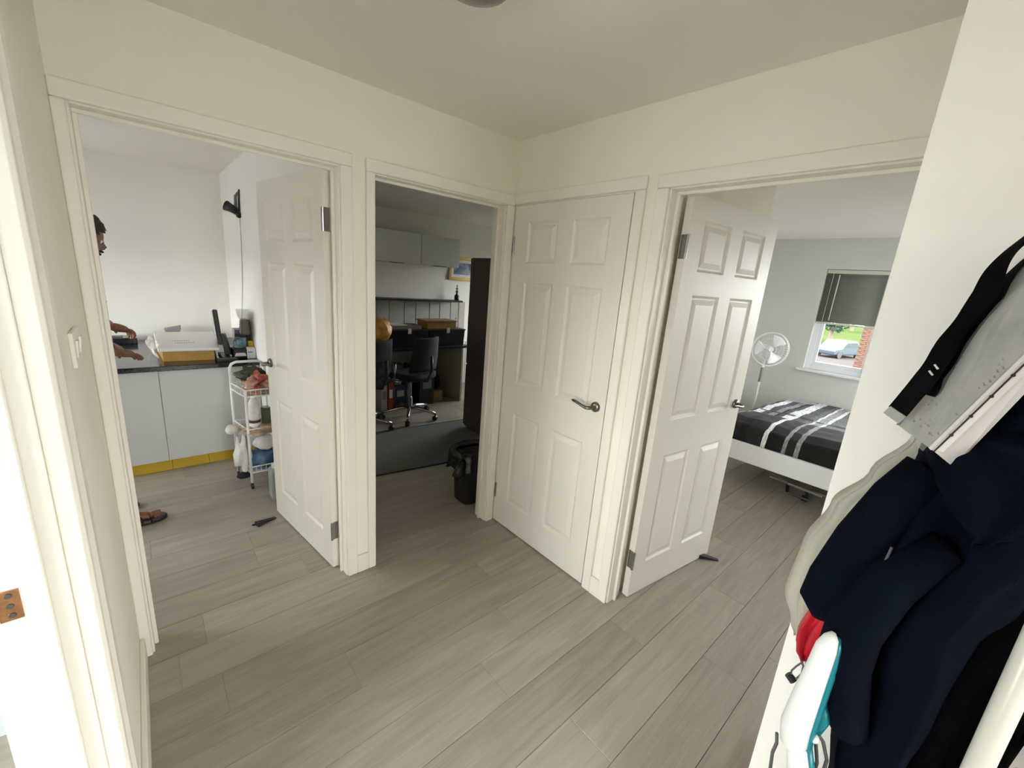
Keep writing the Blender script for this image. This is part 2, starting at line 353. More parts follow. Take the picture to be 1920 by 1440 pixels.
fl = thing('floor', 'grey oak laminate plank floor running through hallway and rooms', 'floor', (0, 0, -.11), kind='structure')
MB().box(-3.7, 4.5, -4.7, 3.3, -.11, -.0125).build('underlay', 'under', fl)
known = {0: -1.59, 1: -.49, 2: -1.564, 3: -1.16, 4: -.476, 5: -.73, 6: -.08, 7: -.60, 8: -1.1, -1: -1.13, -2: -1.32}
plank_meshes = {}
def plank(x0, x1, y0, y1):
    g = .0007
    w = x1-x0; key = (round(w, 3), round(y1-y0, 3))
    if key not in plank_meshes:
        mb = MB(); t = .0013
        mb.hexa([(0, g, -.012), (w, g, -.012), (w, y1-y0-g, -.012), (0, y1-y0-g, -.012)] + [(0, g, -.0015), (w, g, -.0015), (w, y1-y0-g, -.0015), (0, y1-y0-g, -.0015)])
        # chamfered top
        mb2 = [(g, g), (w-g, g), (w-g, y1-y0-g), (g, y1-y0-g)]
        top = [(a+(t if a < w/2 else -t), b+(t if b < (y1-y0)/2 else -t)) for a, b in mb2]
        mb.hexa([(a, b, -.0015) for a, b in mb2]+[(a, b, 0) for a, b in top])
        ob = mb.build('plank', 'floor', fl); plank_meshes[key] = ob.data
    else:
        ob = bpy.data.objects.new('plank', plank_meshes[key]); COL.objects.link(ob); ob.parent = fl
        ob.matrix_parent_inverse = fl.matrix_basis.inverted()
    ob.location = (x0, y0, 0)
PW, PL = .193, 1.196
npl = 0
for k in range(-16, 15):
    y1 = .123-PW*k; y0 = y1-PW
    if k < 0: y1 = .123-PW*k; y0 = y1-PW
    extra_x = None
    if y0 > .1: X0, X1 = -2.4, 3.0
    elif y0 > -.95: X0, X1 = -1.895, (0.1 if y0 > -.9 else 4.3); extra_x = (1.17, 4.3) if y0 > -.9 else None
    elif y0 > -2.1: X0, X1 = -1.895, 4.3
    else: X0, X1 = -1.895, -.56
    if y0 > .1 and y0 < 3.2 or y0 <= .1:
        if y0 > 3.1: continue
        j = known.get(k-0, None)
        row = k
        jx = known[row] if row in known else -1.2+((row*0.437) % 1.196)
        a = jx-PL*math.ceil((jx-X0)/PL)
        while a < X1:
            p, q = max(a, X0), min(a+PL, X1)
            if q-p > .05: plank(p, q, y0, y1); npl += 1
            a += PL
        if extra_x:
            a = jx-PL*math.ceil((jx-extra_x[0])/PL)
            while a < extra_x[1]:
                p, q = max(a, extra_x[0]), min(a+PL, extra_x[1])
                if q-p > .05: plank(p, q, y0, y1)
                a += PL
# plain areas nobody sees keep one surface at board height
MB().box(-3.6, -2.4, .1, 3.05, -.012, -.0005).box(-3.6, -1.9, -2.8, -.11, -.012, -.0005).box(.1, 4.3, -3.6, -2.2, -.012, -.0005).build('vinyl_sheet', 'floor', fl)

# ------------------------------------------------------------------ door frames
def frame(n, label, cx0, cx1, along, side_at, face, depth, outer, aw=(.054, .054), headonly_left=False, stop=(.045, .06), zt=1.980, extra=None):
    """lining + stops + architrave. along: axis of the wall; cx0<cx1 clear opening; side_at: hall face coordinate; face: sign of hall side normal"""
    r = thing('trim_%d' % n, label, 'door frame', kind='structure')
    def bx(mb, a0, a1, d0, d1, z0, z1):
        t0, t1 = side_at+face*d0, side_at+face*d1
        t0, t1 = min(t0, t1), max(t0, t1)
        if along == 'x': mb.box(a0, a1, t0, t1, z0, z1)
        else: mb.box(t0, t1, a0, a1, z0, z1)
    L = .021
    for (a0, a1) in ((cx0-L, cx0), (cx1, cx1+L)):
        mb = MB(); bx(mb, a0, a1, .001, -depth, 0, zt+L); mb.build('door_lining', 'gloss', r, bevel=.002)
    mb = MB(); bx(mb, cx0, cx1, .001, -depth, zt, zt+L); mb.build('door_lining', 'gloss', r, bevel=.002)
    if stop:
        s0, s1 = stop
        for (a0, a1) in ((cx0, cx0+.013), (cx1-.013, cx1)):
            mb = MB(); bx(mb, a0, a1, -s0, -s1, 0, zt-.013); mb.build('door_stop', 'gloss', r, bevel=.002)
        mb = MB(); bx(mb, cx0, cx1, -s0, -s1, zt-.013, zt); mb.build('door_stop', 'gloss', r, bevel=.002)
    rv = .006
    for i, (a0, a1) in enumerate(((cx0-rv-aw[0], cx0-rv), (cx1+rv, cx1+rv+aw[1]))):
        if aw[i] <= 0: continue
        mb = MB(); bx(mb, a0, a1, .018, 0, 0, zt+rv+.0); mb.build('architrave', 'gloss', r, bevel=.006, bseg=3)
    mb = MB(); bx(mb, cx0-rv-aw[0], cx1+rv+aw[1], .018, 0, zt+rv, zt+rv+.054); mb.build('architrave', 'gloss', r, bevel=.006, bseg=3)
    return r
f1 = frame(1, 'cream painted frame of the leftmost doorway leading to the kitchen', -1.756, -.984, 'x', 0, -1, .10, None, aw=(.033, .050), zt=1.984)
f2 = frame(2, 'cream painted frame of the narrow doorway leading to the study', -.822, -.071, 'x', 0, -1, .10, None, aw=(.040, .056), zt=1.984)
f3 = frame(3, 'cream painted frame of the closed door', -.795, -.024, 'y', 0, -1, .10, None, aw=(.050, 0.0), stop=(.045, .06), zt=1.990)
f4 = frame(4, 'cream painted frame of the bedroom doorway', -1.735, -.963, 'y', 0, -1, .10, None, aw=(.053, .053), zt=1.984)
# the frame at the far left, seen end on
f5 = thing('trim_5', 'thick cream door frame at the left edge with a copper strike plate', 'door frame', (-1.85, -1.0, 0), kind='structure')
MB().box(-1.888, -1.795, -1.000, -.974, 0, 2.01).build('door_lining', 'gloss', f5, bevel=.002)
MB().box(-1.888, -1.795, -1.831, -1.805, 0, 2.01).build('door_lining', 'gloss', f5, bevel=.002)
MB().box(-1.888, -1.795, -1.805, -1.0, 1.985, 2.01).build('door_lining', 'gloss', f5, bevel=.002)
MB().box(-1.846, -1.818, -1.010, -1.000, 0, 1.972).build('door_stop', 'gloss', f5, bevel=.003)
MB().box(-1.846, -1.818, -1.805, -1.795, 0, 1.972).build('door_stop', 'gloss', f5, bevel=.003)
mb = MB(); prof = [(-1.795, -.997), (-1.772, -.997), (-1.766, -.992), (-1.765, -.985), (-1.769, -.978), (-1.766, -.970), (-1.761, -.960), (-1.760, -.935), (-1.763, -.922), (-1.771, -.914), (-1.795, -.912)]
mb.prism(prof, 0, 1.992).build('architrave', 'gloss', f5, bevel=.0015)
MB().box(-1.795, -1.762, -1.890, -1.808, 0, 1.992).build('architrave', 'gloss', f5, bevel=.006)
MB().box(-1.795, -1.762, -1.890, -.912, 1.992, 2.07).build('architrave', 'gloss', f5, bevel=.006)
MB().box(-1.902, -1.888, -.994, -.93, 0, 2.0).build('architrave', 'gloss', f5, bevel=.004)
sp = MB().box(-1.876, -1.850, -1.0025, -1.0, .985, 1.040).build('strike_plate', 'brass', f5, bevel=.001); sp['label'] = 'copper coloured strike plate with screw holes'
for z in (.995, 1.012, 1.031): MB().lathe((-1.862, -1.0024, z), [(0, -.002), (.0042, -.002), (.0048, 0), (0, 0)], 12, 'y').build('screw', 'steel', sp)
# short skirting boards between the architraves, and on the left wall
S(MB().box(-.928, -.868, -.017, 0, 0, .10).build('baseboard_north', 'gloss', bevel=.004), 'short cream skirting board between the two left doorways', 'skirting board')
S(MB().box(-.017, 0, -.910, -.851, 0, .10).build('baseboard_east', 'gloss', bevel=.004), 'short cream skirting board between the closed door and the bedroom doorway', 'skirting board')
S(MB().box(-1.795, -1.779, -.911, -.02, 0, .10).build('baseboard_west', 'gloss', bevel=.004), 'cream skirting board along the left wall', 'skirting board')
S(MB().box(-.676, -.66, -4.6, -1.80, 0, .10).build('baseboard_southeast', 'gloss', bevel=.004), 'cream skirting board under the hanging coats', 'skirting board')

# ------------------------------------------------------------------ six panel doors
PX = [(.108, .330), (.432, .654)]
PZ = [(.180, .785), (.975, 1.570), (1.675, 1.890)]
def leaf_bm(Wd=.762, Hd=1.981, t=.035):
    mb = MB(); bm = mb.bm
    xs = [0, PX[0][0], PX[0][1], PX[1][0], PX[1][1], Wd]; zs = [0]+[v for p in PZ for v in p]+[Hd]
    for side in (0, 1):
        Y = 0 if side == 0 else t; sg = 1 if side == 0 else -1
        for i in range(5):
            for k in range(7):
                x0, x1, z0, z1 = xs[i], xs[i+1], zs[k], zs[k+1]
                if i in (1, 3) and k in (1, 3, 5):
                    rings = []
                    for ins, dp in ((0, 0), (.004, .004), (.010, .0085), (.018, .0085), (.042, .002)):
                        rings.append([bm.verts.new((a, Y+sg*dp, b)) for a, b in ((x0+ins, z0+ins), (x1-ins, z0+ins), (x1-ins, z1-ins), (x0+ins, z1-ins))])
                    for A, B in zip(rings, rings[1:]):
                        for q in range(4): bm.faces.new((A[q], A[(q+1) % 4], B[(q+1) % 4], B[q]))
                    bm.faces.new(rings[-1])
                else:
                    bm.faces.new([bm.verts.new((a, Y, b)) for a, b in ((x0, z0), (x1, z0), (x1, z1), (x0, z1))])
    for q in (((0, 0), (0, 1)), ((1, 0), (1, 1))):
        X = Wd*q[0][0]; bm.faces.new([bm.verts.new(c) for c in ((X, 0, 0), (X, t, 0), (X, t, Hd), (X, 0, Hd))])
    for Z in (0, Hd): bm.faces.new([bm.verts.new(c) for c in ((0, 0, Z), (Wd, 0, Z), (Wd, t, Z), (0, t, Z))])
    bmesh.ops.remove_doubles(bm, verts=bm.verts, dist=.0002)
    return mb
def lever(mb, x, y, z, s, d=-1):
    """curved lever handle on a round rose; s = outward sign in y, d = lever direction in x"""
    mb.lathe((x, y, z), [(0, s*.014), (.012, s*.014), (.022, s*.012), (.026, s*.006), (.0265, 0), (0, 0)], 20, 'y')
    mb.tube([(x, y+s*.01, z), (x, y+s*.03, z), (x+d*.004, y+s*.045, z), (x+d*.02, y+s*.050, z-.003), (x+d*.045, y+s*.050, z+.001), (x+d*.075, y+s*.049, z+.008), (x+d*.105, y+s*.047, z+.012), (x+d*.118, y+s*.045, z+.012)],
            [.009, .009, .0095, .009, .008, .0075, .0075, .005], 12)
leaf_mesh = None
def door(n, label, loc, ang, hinge_y, z0=.007):
    global leaf_mesh
    r = thing('door_%d' % n, label, 'door', (loc[0], loc[1], z0), ang, kind='structure')
    if leaf_mesh is None:
        o = leaf_bm().build('door_leaf', 'doorp', r, bevel=.0015, bseg=1, local=True); leaf_mesh = o.data
    else:
        o = bpy.data.objects.new('door_leaf', leaf_mesh); COL.objects.link(o); o.parent = r
        b = o.modifiers.new('bevel', 'BEVEL'); b.width = .0015; b.segments = 1; b.limit_method = 'ANGLE'; b.angle_limit = .6
    for s, y in ((-1, 0), (1, .035)):
        mb = MB(); lever(mb, .707, y, .995, s); h = mb.build('handle', 'steel', r, smooth=True, local=True); h['label'] = 'dark chrome lever handle on a round rose'
    MB().box(.7615, .7635, .006, .029, .93, 1.06).lathe((.7625, .0175, .995), [(0, .012), (.008, .010), (.010, 0), (0, 0)], 10, 'x').build('latch', 'steel', r, local=True)
    for z in (.17, 1.72):
        mb = MB(); mb.cyl((-.003, hinge_y, z), (-.003, hinge_y, z+.10), .0065, seg=10)
        mb.box(-.002, .0005, .004, .031, z, z+.10)
        for q in (.033, .066): mb.cyl((-.003, hinge_y, z+q-.001), (-.003, hinge_y, z+q+.001), .0072, seg=10)
        h = mb.build('hinge', 'chrome', r, local=True)
    return r
a1 = math.atan2(.9906, -.137)
n1 = Vector((-math.sin(a1), math.cos(a1)))   # local +y
door(1, 'white six-panel door standing open into the kitchen', (-1.020-n1.x*.035, .092-n1.y*.035), a1, .035+.002)
a3 = -PI/2
door(2, 'closed white six-panel door in the corner with curved lever handle', (-.004, -.0275), a3, -.003)
a4 = math.atan2(-.116, .993)
door(3, 'white six-panel door standing open into the bedroom', (.118, -1.003), a4, -.002)
SC_next = True

# ------------------------------------------------------------------ windows
def window(n, label, along, face, d_in, d_out, a0, a1, z0, z1, fw=.055, vis=True, ext=0):
    """white framed window; along 'x' or 'y' is the wall's axis"""
    r = thing('window_%d' % n, label, 'window', kind='structure')
    def bx(mb, p, q, s, e, zz0, zz1):
        s, e = min(s, e), max(s, e)
        mb.box(p, q, s, e, zz0, zz1) if along == 'x' else mb.box(s, e, p, q, zz0, zz1)
    mb = MB(); m_ = (d_in+d_out)/2
    for (p, q, zz0, zz1) in ((a0, a0+fw, z0, z1), (a1-fw, a1, z0, z1), (a0+fw, a1-fw, z0, z0+fw), (a0+fw, a1-fw, z1-fw, z1)): bx(mb, p, q, d_in, d_out, zz0, zz1)
    mb.build('window_frame', 'pvc', r, bevel=.004)
    mb = MB(); f2 = fw*.75; i0, i1 = a0+fw, a1-fw; k0, k1 = z0+fw, z1-fw; dd = (d_out-d_in)*.25
    for (p, q, zz0, zz1) in ((i0, i0+f2, k0, k1), (i1-f2, i1, k0, k1), (i0+f2, i1-f2, k0, k0+f2), (i0+f2, i1-f2, k1-f2, k1)): bx(mb, p, q, d_in+dd*.4, d_out-dd, zz0, zz1)
    mb.build('sash', 'pvc', r, bevel=.004)
    mb = MB(); bx(mb, i0+f2, i1-f2, m_-.003, m_+.003, k0+f2, k1-f2); mb.build('pane', 'glass', r)
    return r
w1 = window(1, 'small white bedroom window with a half lowered venetian blind', 'y', -1, 4.345, 4.395, -1.20, -.57, .83, 1.99)
MB().box(4.235, 4.3, -1.26, -.51, .805, .832).build('window_sill', 'white', w1, bevel=.005)
window(2, 'white kitchen window on the side wall', 'y', 1, -3.645, -3.69, .8, 2.95, .75, 1.65)
window(3, 'white bathroom window', 'y', 1, -3.645, -3.69, -2.5, -.4, .6, 2.0)
window(4, 'white study window on the side wall', 'y', 1, 3.245, 3.29, 1.7, 3.1, .7, 2.0)
window(5, 'unseen second bedroom window added to brighten the room', 'y', 1, 4.345, 4.39, -3.5, -1.6, .6, 2.1)  # out of view, added to let more sky light into the bedroom
window(6, 'white window at the end of the hallway', 'x', 1, -4.645, -4.69, -1.73, -.73, .1, 2.1)
window(7, 'unseen third bedroom window added in the south wall for more light', 'x', 1, -3.645, -3.69, 2.8, 4.2, .5, 2.2)  # added out of view so sky light reaches the grey window wall
# blind
bl = thing('venetian_blind', 'grey-green venetian blind half lowered over the bedroom window', 'blind', (4.325, -.885, 1.99))
M['slat'] = mat('aluminium_slat', (.20, .205, .175), .45, var=.03)
M['slatw'] = mat('blind_rail', (.60, .62, .54), .4, var=.03)
MB().box(4.308, 4.342, -1.195, -.575, 1.945, 1.985).build('head_rail', 'slatw', bl, bevel=.003)
z = 1.935; sl = None
while z > 1.40:
    if sl is None:
        mb = MB(); mb.grid(lambda u, v: Vector((-.0065+.013*u, -.308+.616*v, -.0098+.0196*(1-u)+.002*math.sin(PI*u))), 4, 1)
        sl = mb.build('slat', 'slat', bl, smooth=True, solid=.0008); sl.location = (4.325, -.885, z)
    else:
        c = sl.copy(); COL.objects.link(c); c.location = (4.325, -.885, z)
    z -= .0165
MB().box(4.312, 4.338, -1.193, -.577, 1.375, 1.395).build('bottom_rail', 'slatw', bl, bevel=.003)
for y in (-.64, -1.12): MB().cyl((4.310, y, 1.39), (4.310, y, 1.95), .0022, seg=6).build('ladder_cord', 'slatw', bl)
MB().cyl((4.300, -.70, 1.42), (4.302, -.70, 1.93), .005, seg=8).build('tilt_wand', 'slatw', bl)

# ------------------------------------------------------------------ outside, seen through the bedroom window
GZ = -2.6
lw = MB().box(8, 130, -60, 80, GZ-.1, GZ).build('lawn', 'grass'); tag(lw, 'green lawn beyond the bedroom window', 'lawn', kind='structure')
S(MB().box(20, 46, -40, 60, GZ, GZ+.03).build('car_park', 'paving'), 'pale paved ground outside the bedroom window', 'pavement')
S(MB().box(-130, 8, -60, 80, GZ-.1, GZ).build('ground', 'paving2'), 'grey paved ground below the other windows', 'ground')
M['paving'] and None
rnd = random.Random(3)
def tree(x, y, h, r, label):
    t = thing('leafy_tree', label, 'tree', (x, y, GZ), group='trees outside the bedroom window')
    MB().tube([(x, y, GZ), (x+.1, y+.05, GZ+h*.3), (x-.05, y+.1, GZ+h*.6)], [.28, .2, .12], 8).tube([(x, y, GZ+h*.35), (x+.5, y+.9, GZ+h*.6)], [.12, .06], 6).tube([(x, y, GZ+h*.35), (x+.3, y-.9, GZ+h*.6)], [.12, .06], 6).build('trunk', 'bark', t)
    mb = MB()
    for i in range(900):
        while True:
            p = Vector((rnd.uniform(-1, 1), rnd.uniform(-1, 1), rnd.uniform(-1, 1)))
            if .35 < p.length < 1: break
        n_ = noise.noise(p*2.3)
        p = Vector((x, y, GZ+h*.66))+Vector((p.x*r, p.y*r, p.z*h*.34))*(1+.35*n_)
        a = rnd.uniform(.12, .26); R_ = Matrix.Rotation(rnd.uniform(0, 6.3), 3, Vector((rnd.uniform(-1, 1), rnd.uniform(-1, 1), rnd.uniform(-1, 1))).normalized())
        q = [mb.bm.verts.new(p+R_ @ Vector(c)*a) for c in ((-1, 0, 0), (0, -.5, .1), (1, 0, 0), (0, .5, .1))]
        mb.bm.faces.new(q)
    f = mb.build('foliage', 'leaf', t); f['kind'] = 'stuff'
tree(60, 10.1, 4.1, 1.7, 'small leafy tree in the middle of the lawn outside')
tree(78, 16.6, 5.0, 3.2, 'leafy tree at the far left edge of the lawn outside')
tree(98, 14.6, 5.2, 3.4, 'leafy tree farthest away on the lawn outside')
car = thing('parked_car', 'pale blue car parked outside beyond the bedroom window', 'car', (43, 6.0, GZ+.03))
cx, cy, cz = 0, 0, 0
car.rotation_euler = (0, 0, 1.25)
MB().prism([(cy-2.1, cz+.25), (cy+2.1, cz+.25), (cy+2.15, cz+.65), (cy+1.95, cz+.82), (cy+1.1, cz+.9), (cy+.6, cz+1.38), (cy-.9, cz+1.42), (cy-1.7, cz+.95), (cy-2.15, cz+.8)], cx-.85, cx+.85, 'x').build('car_body', 'bluecar', car, bevel=.12, bseg=3, local=True)
MB().prism([(cy+1.0, cz+.93), (cy+.58, cz+1.30), (cy-.82, cz+1.33), (cy-1.4, cz+.95)], cx-.87, cx+.87, 'x').build('car_window', 'glassd', car, local=True)
for yy in (-1.3, 1.3):
    for xx in (-.78, .78): MB().cyl((cx+xx-.1, cy+yy, cz+.31), (cx+xx+.1, cy+yy, cz+.31), .31, seg=18).build('wheel', 'black', car, local=True)
# brick building at the right of the view
bb = thing('brick_building', 'orange brick house wall at the right of the window view', 'building', (19.5, -1.6, GZ))
MB().box(19.52, 27, -5.4, 1.24, GZ, 3.6).build('wall_core', 'mortar', bb)
bmesh_b = None; nb_ = 0; z = GZ+2.25; rowi = 0
BL, BH = .225, .075
while z < 3.2 and nb_ < 290:
    y = 1.25-(BL/2 if rowi % 2 else 0)
    while y > -.1 and nb_ < 290:
        if not (.35 < y-.11 < .85 and 0.1 < z < 1.1):
            if bmesh_b is None:
                bmesh_b = MB().box(-.02, .02, -BL+.01, 0, 0, BH-.01).build('brick', 'brick', bb); bmesh_b.location = (19.5, y, z)
            else:
                c = bmesh_b.copy(); COL.objects.link(c); c.location = (19.5, y, z)
            nb_ += 1
        y -= BL
    z += BH; rowi += 1
# remaining courses joined
mb = MB(); z = GZ; rowi = 0; zlim = GZ+2.25
while z < 3.6:
    y = 1.25-(BL/2 if rowi % 2 else 0)
    while y > -5.2:
        if not (z >= zlim-1e-6 and y > -.1 and z < zlim+.0751*48) or z < zlim-1e-6: mb.box(19.48, 19.52, y-BL+.01, y, z, z+BH-.01)
        y -= BL
    z += BH; rowi += 1
o = mb.build('brick_courses', 'brick', bb); o['kind'] = 'stuff'
MB().box(19.45, 19.5, .33, .88, .05, 1.15).build('window', 'white', bb)
MB().box(19.43, 19.46, .38, .83, .10, 1.10).build('pane', 'glassd', bb)

# ------------------------------------------------------------------ small fittings in the hall
cl = thing('ceiling_light', 'round smoked glass light on the hallway ceiling', 'lamp', (-.967, -.925, H))
MB().lathe((-.967, -.925, H), [(0, 0), (.105, 0), (.108, -.012), (.100, -.018), (0, -.018)], 32).build('base', 'steel', cl, smooth=True)
MB().lathe((-.967, -.925, H-.016), [(.096, 0), (.102, -.012), (.098, -.030), (.080, -.048), (.045, -.060), (0, -.064)], 32).build('lamp_shade', 'glassg', cl, smooth=True)
sw = thing('light_switch', 'white double light switch on the left hallway wall', 'light switch', (-1.795, -.42, 1.33))
MB().box(-1.795, -1.786, -.50, -.354, 1.29, 1.376).build('plate', 'gloss', sw, bevel=.003)
for y in (-.465, -.390): MB().hexa([(-1.786, y-.012, 1.312), (-1.784, y-.012, 1.312), (-1.784, y+.012, 1.312), (-1.786, y+.012, 1.312), (-1.786, y-.012, 1.354), (-1.780, y-.012, 1.354), (-1.780, y+.012, 1.354), (-1.786, y+.012, 1.354)]).build('rocker', 'gloss', sw, bevel=.001)
for loc, ang, lab in (((-1.205, .755), .35, 'black rubber wedge under the open kitchen door'), ((.835, -1.115), -.9, 'black rubber wedge under the open bedroom door')):
    t = thing('door_wedge', lab, 'door wedge', (loc[0], loc[1], 0), ang)
    MB().hexa([(-.06, -.02, 0), (.06, -.012, 0), (.06, .012, 0), (-.06, .02, 0), (-.06, -.02, .026), (.06, -.012, .004), (.06, .012, .004), (-.06, .02, .026)]).build('wedge', 'black', t, bevel=.003, local=True)
    MB().tube([(-.060, 0, .012), (-.075, 0, .014), (-.080, .008, .014), (-.075, .014, .014), (-.060, .010, .012)], .003, 6).build('loop', 'black', t, local=True)

# ------------------------------------------------------------------ kitchen
CT = .812
for i, (x0, x1) in enumerate(((-2.45, -2.03), (-2.03, -1.614), (-1.614, -1.20))):
    lab = ['pale grey base cabinet behind the person at the far left', 'pale grey base cabinet at the left under the black worktop', 'pale grey base cabinet beside the white trolley'][i]
    c = thing('base_cabinet', lab, 'cabinet', (x0, 1.82, 0), group='base cabinets under the kitchen worktop')
    MB().box(x0, x1, 1.842, 2.95, .10, CT-.034).build('body', 'lam', c)
    MB().box(x0+.0015, x1-.0015, 1.82, 1.840, .098, CT-.040).build('door', 'lam', c, bevel=.0015)
c = thing('base_cabinet', 'pale grey base cabinet in the corner behind the trolley', 'cabinet', (-1.2, 1.82, 0), group='base cabinets under the kitchen worktop')
MB().box(-1.20, -.998, 1.842, 2.95, .10, CT-.034).build('body', 'lam', c); MB().box(-1.1985, -.999, 1.82, 1.84, .098, CT-.040).build('door', 'lam', c, bevel=.0015)
pl = thing('plinth', 'bright yellow plinth in sections under the grey kitchen cabinets', 'plinth', (-1.6, 1.88, 0))
for x0, x1 in ((-2.45, -1.60), (-1.60, -1.375), (-1.375, -1.19), (-1.19, -.998)): MB().box(x0+.001, x1-.001, 1.875, 1.895, .0, .098).build('panel', 'yellow', pl, bevel=.001)
wt = MB().box(-2.47, -.997, 1.79, 3.04, CT-.034, CT).build('worktop', 'blackg', bevel=.004); tag(wt, 'glossy black kitchen worktop', 'worktop')
mb = MB(); mb.box(-1.62, -1.20, 1.94, 2.62, CT, CT+.085).build
bx = thing('storage_box', 'large flat white-lidded cardboard box on the kitchen worktop', 'box', (-1.4, 2.2, CT))
mb = MB(); mb.hexa([(-1.575, 1.955, CT), (-1.270, 1.93, CT), (-1.245, 2.60, CT), (-1.60, 2.62, CT), (-1.575, 1.955, CT+.075), (-1.270, 1.93, CT+.075), (-1.245, 2.60, CT+.075), (-1.60, 2.62, CT+.075)]).build('tray', 'card', bx, bevel=.002)
mb = MB(); mb.hexa([(-1.60, 1.94, CT+.075), (-1.238, 1.915, CT+.075), (-1.178, 2.78, CT+.075), (-1.60, 2.80, CT+.075), (-1.60, 1.94, CT+.098), (-1.238, 1.915, CT+.098), (-1.178, 2.78, CT+.098), (-1.60, 2.80, CT+.098)]).build('lid', 'paper', bx, bevel=.004)
M['ink'] = mat('grey_ink', (.25, .23, .24), .7)
mb = MB()
for j, (yy, xa, xb) in enumerate(((2.28, -1.50, -1.39), (2.17, -1.49, -1.37))):
    xx = xa
    while xx < xb: mb.box(xx, xx+.009, yy, yy+.022, CT+.098, CT+.0985); xx += .014
mb.build('lettering', 'ink', bx)
# crumpled clear wrapping at the box's left
mb = MB()
def wrap(u, v):
    p = Vector((-1.585-.035*math.sin(PI*v)-.04*u, 1.96+.50*u, CT+.012+.11*v)); nn = noise.noise_vector(p*38)
    return p+nn*.014
mb.grid(wrap, 14, 10); o = mb.build('plastic_wrap', 'clear', bx, solid=.001); o['label'] = 'crumpled shiny clear plastic wrapping'
t = MB().hexa([(-1.52, 2.80, CT+.098), (-1.42, 2.80, CT+.098), (-1.40, 2.98, CT+.098), (-1.52, 2.98, CT+.098), (-1.52, 2.80, CT+.104), (-1.42, 2.80, CT+.104), (-1.40, 2.98, CT+.135), (-1.52, 2.98, CT+.11)]).build('grey_folder', 'ink')
t.name = 'folder'; tag(t, 'thin grey folder behind the white-lidded box', 'folder')
for v in t.data.vertices: pass
# screen, seen from its side
mo = thing('tablet_screen', 'black screen on a stand seen edge-on on the worktop', 'screen', (-1.17, 2.12, CT))
mb = MB(); mb.hexa([(-1.245, 1.90, CT+.12), (-1.213, 1.90, CT+.12), (-1.195, 2.20, CT+.11), (-1.225, 2.20, CT+.11), (-1.262, 1.89, CT+.39), (-1.232, 1.89, CT+.39), (-1.208, 2.20, CT+.35), (-1.238, 2.20, CT+.35)]).build('screen', 'black', mo, bevel=.008)
MB().hexa([(-1.2475, 1.915, CT+.15), (-1.246, 1.915, CT+.15), (-1.2285, 2.185, CT+.14), (-1.230, 2.185, CT+.14), (-1.2635, 1.905, CT+.375), (-1.262, 1.905, CT+.375), (-1.240, 2.185, CT+.335), (-1.2415, 2.185, CT+.335)]).build('display', 'greyw', mo)
MB().hexa([(-1.195, 2.0, CT+.02), (-1.15, 2.0, CT+.02), (-1.13, 2.12, CT+.02), (-1.18, 2.12, CT+.02), (-1.215, 2.0, CT+.19), (-1.19, 2.0, CT+.19), (-1.165, 2.12, CT+.18), (-1.19, 2.12, CT+.18)]).build('neck', 'black', mo, bevel=.005)
MB().box(-1.225, -1.16, 1.92, 2.16, CT, CT+.018).build('foot', 'black', mo, bevel=.006)
# card terminal, keyboard-like dark things and clutter
t = thing('receipt_printer', 'black printer-like box between the screen and the grinder', 'printer', (-1.10, 2.02, CT))
MB().box(-1.145, -1.02, 1.93, 2.08, CT, CT+.075).build('body', 'black', t, bevel=.01)
MB().hexa([(-1.14, 1.925, CT+.02), (-1.06, 1.925, CT+.02), (-1.06, 1.93, CT+.02), (-1.14, 1.93, CT+.02), (-1.13, 1.925, CT+.045), (-1.07, 1.925, CT+.045), (-1.07, 1.93, CT+.045), (-1.13, 1.93, CT+.045)]).build('paper_slip', 'paper', t)
t = thing('keypad', 'small black keypad lying at the worktop edge right of the box', 'keypad', (-1.2, 1.86, CT))
MB().box(-1.26, -1.13, 1.83, 1.90, CT, CT+.018).build('body', 'black', t, bevel=.004)
for i in range(4):
    for j in range(2): MB().box(-1.25+.03*i, -1.228+.03*i, 1.838+.028*j, 1.858+.028*j, CT+.018, CT+.022).build('key', 'cable', t)
t = thing('dish', 'white oval dish on top of the black printer', 'dish', (-1.09, 2.05, CT+.076))
MB().lathe((-1.085, 2.02, CT+.0755), [(0, 0), (.04, 0), (.062, .014), (.065, .016), (.058, .012), (.036, .005), (0, .005)], 24).build('bowl', 'white', t, smooth=True)
M['bluep'] = mat('blue_packets', (.03, .10, .17), .4, var=.5, scale=30, col2=(.25, .38, .42))
t = MB()
for i in range(6):
    a = i*1.1; t.hexa([Vector((-1.085+.028*math.cos(a)+sx_*.02, 2.02+.028*math.sin(a)+sy_*.012, CT+.081+zz*(.05+.012*(i % 3)))) for zz in (0, 1) for sx_, sy_ in ((-1, -1), (1, -1), (1, 1), (-1, 1))])
t = t.build('packets', 'bluep', bevel=.003); tag(t, 'blue and white packets heaped in the white dish', 'packet', kind='stuff')
t = thing('dark_box', 'dark grey-green box standing behind the grey grinder', 'box', (-1.02, 2.35, CT))
MB().box(-1.09, -1.005, 2.22, 2.34, CT, CT+.19).build('carton', 'ink', t, bevel=.003); MB().box(-1.09, -1.005, 2.219, 2.2205, CT+.12, CT+.16).build('flap', 'cable', t)
M['gun'] = mat('gunmetal_grey', (.20, .195, .185), .4, .3)
g = thing('coffee_grinder', 'grey coffee grinder with clear hopper on the worktop', 'grinder', (-.985, 2.10, CT))
gx, gy = -1.040, 2.06
gx = -1.042
gr = lambda pts: [(gx+a, gy+b, CT+c) for a, b, c in pts]
MB().hexa(gr([(-.03, -.05, .17), (.04, -.05, .17), (.04, .06, .17), (-.03, .06, .17), (-.022, -.045, .30), (.035, -.045, .30), (.035, .05, .30), (-.022, .05, .30)])).build('head', 'gun', g, bevel=.012)
